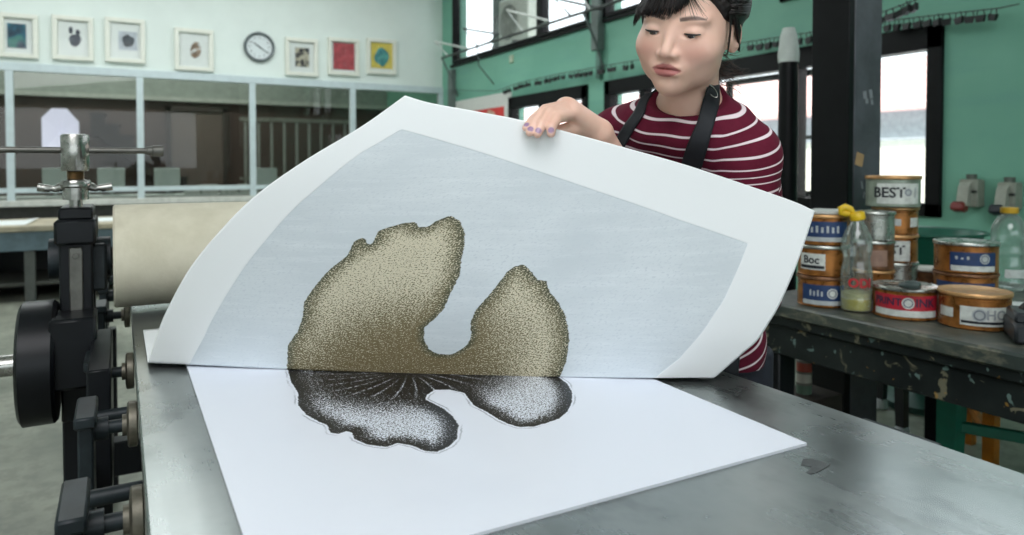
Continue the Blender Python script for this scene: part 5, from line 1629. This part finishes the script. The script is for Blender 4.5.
# ---- hands --------------------------------------------------------
def chain(p, pts, rs, k=.004):
    d = None
    for a, b, ra, rb in zip(pts, pts[1:], rs, rs[1:]):
        c = rcone(p, a, b, ra, rb)
        d = c if d is None else np.minimum(d, c)
    return d
RF = {  # image pixel + depth of the joints of the right hand: knuckle, middle joint, end joint, tip
    'index':  [(573.5, 114, 1.010), (557, 117.5, .972), (551.5, 126.5, .958), (551.0, 133.5, .955)],
    'middle': [(571, 107.5, 1.016), (550, 112.0, .980), (541.5, 124.5, .961), (537.5, 134.0, .954)],
    'ring':   [(567, 105.5, 1.026), (545, 110.0, .990), (534.5, 122.5, .967), (529.5, 132.5, .955)],
    'little': [(563, 106.5, 1.036), (543, 111.0, 1.002), (532, 120.0, .976), (525.5, 128.0, .961)]}
RF = {k: [npP(*j) for j in v] for k, v in RF.items()}
RFR = {'index': (.0092, .0085, .0074, .0058), 'middle': (.0094, .0086, .0075, .0058), 'ring': (.0090, .0082, .0071, .0055), 'little': (.0080, .0072, .0062, .0048)}
THR = [npP(590, 127, 1.045), npP(577, 127.5, 1.030), npP(562, 131, 1.012), npP(549, 138, 1.000)]
def rhand(p):
    palm = None
    wrist = WR
    for k in ('index', 'middle', 'ring', 'little'):
        m = RF[k][0]
        c = rcone(p, wrist + (m - wrist) * 0.12, m, .0145 if k != 'index' else .0145, .0115)
        palm = c if palm is None else smin(palm, c, .012)
    d = palm
    for k, j in RF.items(): d = smin(d, chain(p, j, RFR[k]), .0035)
    d = smin(d, chain(p, THR, (.0135, .0118, .0098, .0070)), .006)
    d = smin(d, rcone(p, WR, WR + (ER - WR) * .25, .0185, .022), .012)
    d = smin(d, rcone(p, WR + (ER - WR) * .25, ER, .022, .034), .01)
    return d
LT = [npP(776, 232, 1.092)]
LFJ = []
for i, (dx, dy) in enumerate(((0, -10), (5, -3), (8, 5), (9, 12))):
    LFJ.append([npP(782 + dx * .6, 226 + dy, 1.086), npP(788 + dx * .6, 226 + dy * 1.1, 1.066), npP(786 + dx * .6, 229 + dy * 1.1, 1.054), npP(781 + dx * .6, 231 + dy * 1.1, 1.051)])
def lhand(p):
    d = None
    for j in LFJ:
        c = rcone(p, WL, j[0], .0150, .0110)
        d = c if d is None else smin(d, c, .012)
    for j in LFJ: d = smin(d, chain(p, j, (.009, .0083, .0072, .0056)), .0035)
    d = smin(d, chain(p, [npP(772, 233, 1.092), npP(765, 226, 1.076), npP(762, 222, 1.064)], (.013, .0105, .0075)), .006)
    d = smin(d, rcone(p, WL, EL, .019, .034), .012)
    return d
def legs_sdf(p, off=0.0):
    d = None
    for s in (-1, 1):
        h = PC + rt * s * .070 - np.array((0, 0, .03)); h[2] = .84
        kn = np.array((h[0] + .015, h[1] + s * .012, .47)); an = np.array((h[0] + .045, h[1] + s * .02, .085))
        c = smin(rcone(p, h, kn, .077, .056), rcone(p, kn, an, .054, .036), .03)
        d = c if d is None else np.minimum(d, c)
    return d - off
def body_core(p):
    d = smin(torso_sdf(p, -.012), arm_sdf(p, -.006), .012)
    d = smin(d, legs_sdf(p, -.014), .012)
    return d
def body_low(p):
    d = body_core(p)
    for s in (-1, 1):
        h = PC + rt * s * .070
        an = np.array((h[0] + .045, h[1] + s * .02, .05))
        d = smin(d, rcone(p, an + np.array((.01, 0, 0)), an + np.array((-.13, 0, -.015)), .034, .028), .02)
    d = smin(d, w_head(p), .025)
    return d
def body_top(p):
    return smin(smin(torso_sdf(p, -.004), arm_sdf(p, -.004), .02), w_head(p), .025)
parts = []
# head + neck + upper chest, fine
hv_lo, hv_hi = HEAD + np.array((-.17, -.17, -.20)), HEAD + np.array((.19, .19, .15))
def head_only(p):
    d = body_top(p)
    return np.maximum(d, (HEAD[2] - .185) - p[:, 2])
v1, q1 = surface(head_only, hv_lo, hv_hi, .0019)
def trunk_only(p):
    d = body_low(p)
    return np.maximum(d, p[:, 2] - (HEAD[2] - .165))
v2, q2 = surface(trunk_only, (.72, .66, -.02), (1.24, 1.30, HEAD[2] - .15), .009)
def bbox(js, m=.04):
    a = np.array(js); return a.min(0) - m, a.max(0) + m
lo, hi = bbox([WR, WR + (ER - WR) * .3] + THR + [x for j in RF.values() for x in j], .03)
v3, q3 = surface(rhand, lo, hi, .0017)
lo, hi = bbox([WR, ER], .05)
v4, q4 = surface(lambda p: rcone(p, WR + (ER - WR) * .25, ER, .022, .034), *bbox([WR + (ER - WR) * .2, ER], .045), .004)
lo, hi = bbox([WL, EL] + [x for j in LFJ for x in j], .045)
v5, q5 = surface(lhand, lo, hi, .003)
VS, QS, off = [], [], 0
for v, q in ((v1, q1), (v2, q2), (v3, q3), (v4, q4), (v5, q5)):
    VS.append(v); QS.append(q + off); off += len(v)
VB = np.concatenate(VS); QB = np.concatenate(QS)
BASE = np.array((PC[0], PC[1], 0.0))
me = fast_mesh('person', VB - BASE, QB)
person = bpy.data.objects.new('person', me); COL.objects.link(person); person.location = BASE
tag(person, 'woman in a striped maroon top and black apron lifting the sheet by its far edge', 'person')
# skin tint masks
L = w2h(VB); n1 = len(v1)
isH = np.zeros(len(VB), bool); isH[:n1] = True
x, y, z = L.T; axx = np.abs(x)
ss = lambda t, a, b: (lambda k: k * k * (3 - 2 * k))(np.clip((t - a) / (b - a), 0, 1))
zc = -.0605 - .06 * axx
up = np.clip(1 - (axx / .0250) ** 1.6, 0, 1) * .0098 - .0018 * np.exp(-(x / .004) ** 2)
dn = np.clip(1 - (axx / .0240) ** 2, 0, 1) * .0128
lipm = ss(z, zc - dn - .0012, zc - dn + .0006) * (1 - ss(z, zc + up - .0006, zc + up + .0012)) * (axx < .026) * (y > .06) * isH
bz = .0195 + .004 * np.sin(np.clip((axx - .014) / .034, 0, 1) * math.pi * .75) - .002
bt_ = np.interp(axx, [.012, .018, .036, .050], [.0020, .0033, .0028, .0008])
brow = ss(bt_ + .0012 - np.abs(z - bz), 0, .0020) * (axx > .012) * (axx < .051) * (y > .04) * isH
blush = np.exp(-(((axx - .040) / .022) ** 2 + ((z + .034) / .018) ** 2)) * (y > .03) * isH
noseb = np.exp(-((x / .016) ** 2 + ((z + .038) / .012) ** 2)) * (y > .07) * isH * .35
nail = np.zeros(len(VB))
for k, j in RF.items():
    dirv = unit(j[3] - j[2])
    bk = unit(np.array(CAM_LOC) - j[3]); bk = unit(bk - dirv * (bk @ dirv) + np.array((0, 0, .5)))
    c = j[3] - dirv * .001 + bk * RFR[k][3] * .8
    nail = np.maximum(nail, 1 - ss(vlen((VB - c)), .0038, .0050))
set_attr(me, 'lip', lipm); set_attr(me, 'brow', brow); set_attr(me, 'blush', np.maximum(blush, noseb)); set_attr(me, 'nail', nail)
def skin_mat():
    n = NT('skin')
    o = n.obj()
    a = n.step(n.noise(o, 26.0, 3.0), 0.3, 0.7)
    c = n.mix(a, srgb(226, 182, 162), srgb(234, 193, 174))
    c = n.mix(n.math('MULTIPLY', n.attr('blush').outputs['Fac'], 0.55), c, srgb(206, 144, 132))
    c = n.mix(n.math('MULTIPLY', n.attr('lip').outputs['Fac'], 0.85), c, srgb(164, 84, 86))
    c = n.mix(n.math('MULTIPLY', n.attr('brow').outputs['Fac'], 0.85), c, srgb(58, 44, 42))
    c = n.mix(n.math('MULTIPLY', n.attr('nail').outputs['Fac'], 0.9), c, srgb(150, 122, 160))
    n.color(c)
    n.rough(n.math('MULTIPLY_ADD', n.attr('nail').outputs['Fac'], -0.25, 0.48))
    n.b.inputs['Subsurface Weight'].default_value = 0.12
    n.b.inputs['Subsurface Radius'].default_value = (0.012, 0.005, 0.003)
    n.b.inputs['Subsurface Scale'].default_value = 0.5
    n.bump(n.noise(o, 700.0, 2.0), 0.06, 0.0004)
    return n.m
me.materials.append(skin_mat())
def child(name, v, q, mat, label=None):
    m_ = fast_mesh(name, v - BASE, q)
    m_.materials.append(mat)
    o = bpy.data.objects.new(name, m_); COL.objects.link(o); o.parent = person
    if label: o['label'] = label
    return o
# ---- eyes ----------------------------------------------------------
for s in (1, -1):
    m = MB(); c0 = np.array((s * .0315, .0668, -.0035)); r = .0127
    gz = unit((0.0, .87, -.50)); gx = np.array((1.0, 0, 0)); gy = np.cross(gz, gx)
    prof = [(0, r), (.0016, r - .0001)] + [(r * math.sin(t), r * math.cos(t)) for t in np.linspace(.16, math.pi - .01, 22)] + [(0, -r)]
    vs, fs = [], []
    mm = MB().lathe(prof, (0, 0, 0), tuple(gz), 28)
    m.v = [Vector(h2w(c0 + np.array(v))) for v in mm.v]; m.f = mm.f
    o = m.build('eye', None or pm('eye_white', (196, 186, 182), 0.25, var=0.02), person)
    o.data.materials.append(pm('iris_dark', (38, 26, 22), 0.15))
    for p_ in o.data.polygons:
        d_ = w2h(np.array(p_.center) + BASE) - c0
        if d_ @ gz > r * .885: p_.material_index = 1
    # lashes along the upper lid edge
    pts = []
    for t in np.linspace(-1, 1, 13):
        xx = .0315 + .0148 * t
        pts.append(Vector(h2w((s * xx, .0812 - .0055 * t * t - (.0012 if t > 0.8 else 0), -.0043 + 7.0 * (.0148 * t) ** 2))))
    MB().tube(pts, [.0005 + .0011 * math.sin(math.pi * min(1, max(0, (i + .6) / 13.2))) for i in range(13)], 8).build('eyelashes', pm('lash_black', (24, 18, 18), 0.5), person)
# ---- hair ------------------------------------------------------------
def g_edge(y, x):
    return np.interp(y, [-.12, -.08, -.045, -.030, -.012, .012, .030, .050, .066, .10], [-.085, -.085, -.066, -.045, .006, .012, .018, .046, .066, .074])
def hair_sdf(p):
    d = ell(p, (0, -.020, .040), (.0875, .100, .0885))
    a = np.arctan2(p[:, 0], p[:, 2] + .02)
    d = d + .0006 * np.sin(a * 60 + p[:, 1] * 30) + .0007 * np.sin(a * 23 + 2 - p[:, 1] * 55)
    d = smax(d, g_edge(p[:, 1], p[:, 0]).astype(f32) - p[:, 2], .010)
    t = ell(p, (0, -.112, -.020), (.040, .036, .050))
    t = smin(t, ell(p, (.004, -.108, -.085), (.026, .022, .055)), .03)
    t = t + .0018 * np.sin(p[:, 0] * 420 + p[:, 2] * 60)
    return smin(d, t, .02)
vh, qh = surface(hair_sdf, (-.11, -.17, -.17), (.11, .11, .15), .0026)
vhw = h2w(vh)
hm = NT('black_hair')
ho = hm.obj()
hm.color(hm.mix(hm.step(hm.noise(ho, 60.0, 2.0), 0.35, 0.7), srgb(20, 17, 18), srgb(44, 36, 34)))
hm.rough(0.42)
hm.b.inputs['Specular IOR Level'].default_value = 0.35
hair = child('hair', vhw, qh, hm.m)
rr = random.Random(11)
def on_face(x_, z_, off):
    lo_, hi_ = np.zeros(len(x_)), np.full(len(x_), .14)
    for _ in range(18):
        mid = (lo_ + hi_) / 2
        dd = head_sdf(np.stack([x_, mid, z_], 1).astype(f32))
        ins_ = dd < off
        lo_ = np.where(ins_, mid, lo_); hi_ = np.where(ins_, hi_, mid)
    return (lo_ + hi_) / 2
def strands(name, specs, r0, mat):
    m = MB()
    for pts, r in specs:
        k = len(pts)
        m.tube([Vector(h2w(q)) for q in pts], [r * (1 - .75 * (i / (k - 1)) ** 2) for i in range(k)], 5)
    o = m.build(name, mat, hair, smooth=180)
    return o
specs = []
for i in range(330):                       # fringe falling over the forehead
    xt = rr.uniform(.083, -.022) if i % 5 else rr.uniform(-.005, -.030)
    x0 = xt * .72 + rr.uniform(-.006, .006) - .006
    zt = np.interp(xt, [-.03, -.012, .004, .03, .06, .079], [.052, .034, .020, .022, .016, .000]) + rr.uniform(-.004, .008)
    ts = np.linspace(0, 1, 9)
    xs = x0 + (xt - x0) * ts ** 1.3 + rr.uniform(-.003, .003) * np.sin(ts * 3)
    zs = .100 + (zt - .100) * ts
    ys = on_face(np.minimum(xs, .060), zs, rr.uniform(.003, .0095)) - 1.3 * np.maximum(xs - .060, 0)
    yc_ = -.020 + .100 * np.sqrt(np.clip(1 - ((zs - .04) / .0885) ** 2 - (xs / .0875) ** 2, 0, 1)) + rr.uniform(.0005, .003)
    ys = np.where(zs > .050, np.maximum(ys, yc_), ys)
    specs.append((np.stack([xs, ys, zs], 1), rr.uniform(.0008, .0014)))
for i in range(230):                       # swept back over her left temple and right temple
    s = -1 if i % 3 else 1
    ts = np.linspace(0, 1, 9)
    k = rr.random()
    a0 = np.array((s * (.012 + .02 * k), .074 - .01 * k, .098 + .004 * rr.random()))
    a1 = np.array((s * (.060 + .006 * k), .050 - .012 * k, .070 - .012 * k + rr.uniform(-.004, .004)))
    a2 = np.array((s * .0795, .014 - .01 * k, .026 - .020 * k))
    a3 = np.array((s * .080, -.028, -.006 - .03 * k))
    P4 = [a0, a1, a2, a3]
    q = curve_fn(P4)(ts)
    n_ = q / vlen(q / np.array((.0835, .1, .0885)))[:, None]
    q = q + unit((s, .2, .1)) * rr.uniform(-.001, .003)
    specs.append((q, rr.uniform(.0008, .0014)))
for i in range(260):                       # combed back over the crown and her left side into the tail
    ts = np.linspace(0, 1, 10)
    k = rr.random()
    th_ = rr.uniform(.15, 1.75)
    a0 = np.array((-.088 * math.sin(th_), .045 - .05 * k, .040 + .0885 * math.cos(th_) * .9))
    a1 = np.array((-.090 * math.sin(th_) * .92, -.050, .035 + .080 * math.cos(th_)))
    a2 = np.array((-.020 * math.sin(th_), -.122, -.005 + .03 * math.cos(th_)))
    q = curve_fn([a0, a1, a2])(ts)
    q = (q - np.array((0, -.02, .04)))
    e_ = np.sqrt((q[:, 0] / .0875) ** 2 + (q[:, 1] / .1) ** 2 + (q[:, 2] / .0885) ** 2)
    q = q / e_[:, None] * rr.uniform(1.0, 1.025) + np.array((0, -.02, .04))
    if (q[:, 2] < g_edge(q[:, 1], q[:, 0]) - .004).any(): continue
    specs.append((q, rr.uniform(.0008, .0013)))
for i in range(26):                        # thin wisps crossing the forehead on her left
    ts = np.linspace(0, 1, 9)
    xs = -.004 - (.006 + .045 * rr.random()) * ts ** 1.5; zs = .098 - (.045 + .035 * rr.random()) * ts
    ys = on_face(xs, zs, .004)
    specs.append((np.stack([xs, ys, zs], 1), .0005))
for i in range(16):                        # loose strand in front of her left ear
    ts = np.linspace(0, 1, 10)
    q = np.stack([-.0745 - .003 * np.sin(ts * 3) + rr.uniform(-.002, .002) * ts, .030 - .012 * ts + rr.uniform(-.003, .003), .03 - (.05 + .03 * rr.random()) * ts], 1)
    specs.append((q, .0006))
strands('hair_strands', specs, .001, hm.m)
fz = []
for i in range(240):                        # frizzy ends behind the neck
    ts = np.linspace(0, 1, 9)
    b = np.array((rr.uniform(-.03, .02), -.105 + rr.uniform(-.02, .02), rr.uniform(-.04, -.12)))
    e = b + np.array((rr.uniform(-.07, .02), rr.uniform(-.02, .04), rr.uniform(-.05, .03)))
    q = b + (e - b) * ts[:, None] + .005 * np.stack([np.sin(ts * 9 + i), np.cos(ts * 8 + i * 2), np.sin(ts * 7 + i * 3)], 1) * ts[:, None]
    fz.append((q, .0005))
strands('frizzy_ends', fz, .0005, pm('brown_hair', (74, 52, 44), 0.45))
# ---- shirt -----------------------------------------------------------
RWS = ER + (WR - ER) * .66
LWS = EL + (WL - EL) * .45
def sleeve(p):
    d = rcone(p, SR - U_ * .016, ER, .0545, .047)
    d = smin(d, rcone(p, ER, RWS, .047, .036), .012)
    d2 = rcone(p, SL - U_ * .014, EL, .0560, .048)
    d2 = smin(d2, rcone(p, EL, LWS, .047, .037), .012)
    return d, d2
NF = NB + FW * .030 + U_ * .010
def shirt_sdf(p):
    t = torso_sdf(p, .007)
    a, b = sleeve(p)
    q = (p - NB.astype(f32)) @ RT.astype(f32)
    t = smin(t, ell(q, (0, .010, -.012), (.108, .060, .048)), .03)
    t = smin(t, ell(p, PC - np.array((0, 0, .03)), (.117, .157, .13)), .03)
    d = smin(smin(t, a, .016), b, .016)
    # soft folds
    d = d + .0016 * np.sin(q[:, 2] * 70 + q[:, 0] * 40) * np.sin(q[:, 0] * 55 + 1) + .0012 * np.sin(q[:, 0] * 90 + q[:, 2] * 30)
    nk = ell(q, (0.004, .004, .082), (.104, .086, .066))     # wide boat neck
    d = smax(d, -nk, .004)
    d = np.maximum(d, .824 - p[:, 2])
    # open cuffs
    return d
vs_, qs_ = surface(shirt_sdf, *bbox([SR, SL, ER, EL, RWS, LWS, PC + np.array((.12, .17, 0)), PC - np.array((.12, .17, .03)), NB], .075), .0036)
pp = vs_.astype(f32)
da, db = sleeve(pp); dt_ = torso_sdf(pp, .007)
q_ = (vs_ - NB) @ RT
def along(a, b): return (vs_ - a) @ unit(b - a)
coord = q_[:, 2] + .03 * q_[:, 0]
def arm_coord(S_, E_, W_):
    Lu = np.linalg.norm(E_ - S_)
    a = along(S_, E_)
    return (S_ - NB) @ U_ - .012 - np.where(a < Lu, a, Lu + along(E_, W_))
wa = ss(dt_ - da, -.006, .016); wb = ss(dt_ - db, -.006, .016)
coord = coord * (1 - wa) + arm_coord(SR, ER, WR) * wa
coord = coord * (1 - wb) + arm_coord(SL, EL, WL) * wb
sh = NT('striped_jersey')
u_ = sh.attr('stripe').outputs['Fac']
wob = sh.math('MULTIPLY_ADD', sh.noise(sh.obj(), 9.0, 2.0), .004, -.002)
fr_ = sh.math('FRACT', sh.math('DIVIDE', sh.math('ADD', sh.math('ADD', u_, wob), 2.0), .0205))
st_ = sh.math('MULTIPLY', sh.step(fr_, .40, .44), sh.step(fr_, .57, .61, 1.0, 0.0))
base = sh.mix(sh.noise(sh.obj(), 90.0, 2.0), srgb(86, 20, 40), srgb(104, 27, 50))
sh.color(sh.mix(st_, base, srgb(232, 216, 220)))
sh.rough(0.85)
sh.b.inputs['Specular IOR Level'].default_value = 0.2
sh.bump(sh.noise(sh.obj(), 500.0, 2.0), 0.1, 0.0006)
shirt = child('shirt', vs_, qs_, sh.m, 'maroon long sleeved top with thin white stripes')
set_attr(shirt.data, 'stripe', coord)
# ---- jeans, shoes ------------------------------------------------------
def jeans_sdf(p):
    d = smin(legs_sdf(p, .008), ell(p, PC - np.array((0, 0, .02)), (.106, .124, .115)), .03)
    d = np.maximum(d, .075 - p[:, 2])
    return np.maximum(d, p[:, 2] - .846)
vj, qj = surface(jeans_sdf, (.82, .78, .05), (1.22, 1.27, .96), .007)
dn_ = pm('dark_denim', (34, 36, 48), 0.75, var=0.2, scale=40)
child('trousers', vj, qj, dn_, 'dark blue trousers')
for s in (-1, 1):
    h = PC + rt * s * .070; an = np.array((h[0] + .045, h[1] + s * .02, .05))
    def shoe(p):
        d = rcone(p, an + np.array((.02, 0, -.005)), an + np.array((-.14, 0, -.016)), .042, .036)
        d = smin(d, rcone(p, an, an + np.array((0, 0, .05)), .042, .044), .02)
        return np.maximum(d, .001 - p[:, 2])
    vz, qz = surface(shoe, *bbox([an, an + np.array((-.14, 0, 0))], .09), .005)
    child('shoe', vz, qz, pm('black_shoe', (30, 30, 32), 0.5))
# ---- apron ---------------------------------------------------------------
def apron_sdf(p):
    q = (p - NB.astype(f32)) @ RT.astype(f32)
    a = smin(torso_sdf(p, .007), ell(p, PC - np.array((0, 0, .10)), (.128, .170, .26)), .06)
    a = np.maximum(a - .0075, -(a + .002))
    side = np.interp(p[:, 2], [.4, .86, .95, 1.08, 1.16], [.15, .112, .11, .105, .10])
    a = np.maximum(a, np.abs(q[:, 0] + .0) - side)
    lim = np.interp(p[:, 2], [.4, .9, 1.0, 1.2], [.0, .0, -.01, -.01])
    fwd = (p - PC.astype(f32)) @ np.array((-1, 0, 0), f32)
    a = np.maximum(a, -.005 - np.where(p[:, 2] < .98, fwd + .015, q[:, 1]))
    a = np.maximum(a, q[:, 2] + .155)
    return np.maximum(a, .50 - p[:, 2])
va, qa = surface(apron_sdf, (.72, .72, .48), (1.2, 1.30, 1.22), .0045)
ap_m = pm('black_apron_twill', (26, 28, 34), 0.7, var=0.15, scale=60)
apron = child('apron', va, qa, ap_m, 'black work apron')
def march(px, py, off):
    r_ = np.array(ray(px, py)); r_ = r_ / np.linalg.norm(r_); t_ = .7
    o_ = np.array(CAM_LOC)
    for _ in range(80):
        d_ = min(float(shirt_sdf((o_ + r_ * t_)[None].astype(f32))[0]), float(body_top((o_ + r_ * t_)[None].astype(f32))[0])) - off
        t_ += d_ * .7
        if abs(d_) < 2e-4 or t_ > 2: break
    return o_ + r_ * min(t_, 1.4)
def strap(left, right, over, name):
    A = [march(*p, .0035) for p in left]; B = [march(*p, .0035) for p in right]
    A, B = list(over[0]) + A, list(over[1]) + B
    fa, fb = curve_fn(A), curve_fn(B)
    ts = np.linspace(0, 1, 40)
    a, b = fa(ts), fb(ts)
    vs, fs = [], []
    W = 6
    for i in range(40):
        for j in range(W + 1):
            vs.append(a[i] + (b[i] - a[i]) * j / W)
    for i in range(39):
        for j in range(W):
            k = i * (W + 1) + j
            fs.append([k, k + 1, k + W + 2, k + W + 1])
    o = MB().add(vs, fs).build(name, ap_m, apron, smooth=180)
    sm_ = o.modifiers.new('t', 'SOLIDIFY'); sm_.thickness = .003; sm_.offset = 0
    return a, b
strap([(642.5, 97), (634, 112), (623, 127), (613, 143)], [(650.5, 96), (644, 113), (634, 129), (624, 148)], ((h2w((.050, -.045, -.118)),), (h2w((.050, -.040, -.106)),)), 'neck_strap')
sa, sb_ = strap([(708, 88), (703, 101), (697, 122), (688, 143), (681, 164)], [(719, 89), (719, 102), (714, 124), (708, 146), (701, 170)], ((h2w((-.036, -.072, -.085)),), (h2w((-.040, -.078, -.100)),)), 'neck_strap')
# metal ring of the strap buckle
c = march(712, 91, .006)
ax_a, ax_b = unit(np.array(ray(1, 0)) - np.array(ray(0, 0))), np.array((0, 0, 1.0))
dg = unit(.62 * ax_a - .78 * ax_b); dp_ = unit(.78 * ax_a + .62 * ax_b)
MB().tube([Vector(c + dg * .012 * math.cos(t) + dp_ * .0052 * math.sin(t)) for t in np.linspace(0, 2 * math.pi, 25)[:-1]], .0011, 8, closed=True).build('buckle_ring', M_CHROME, apron)
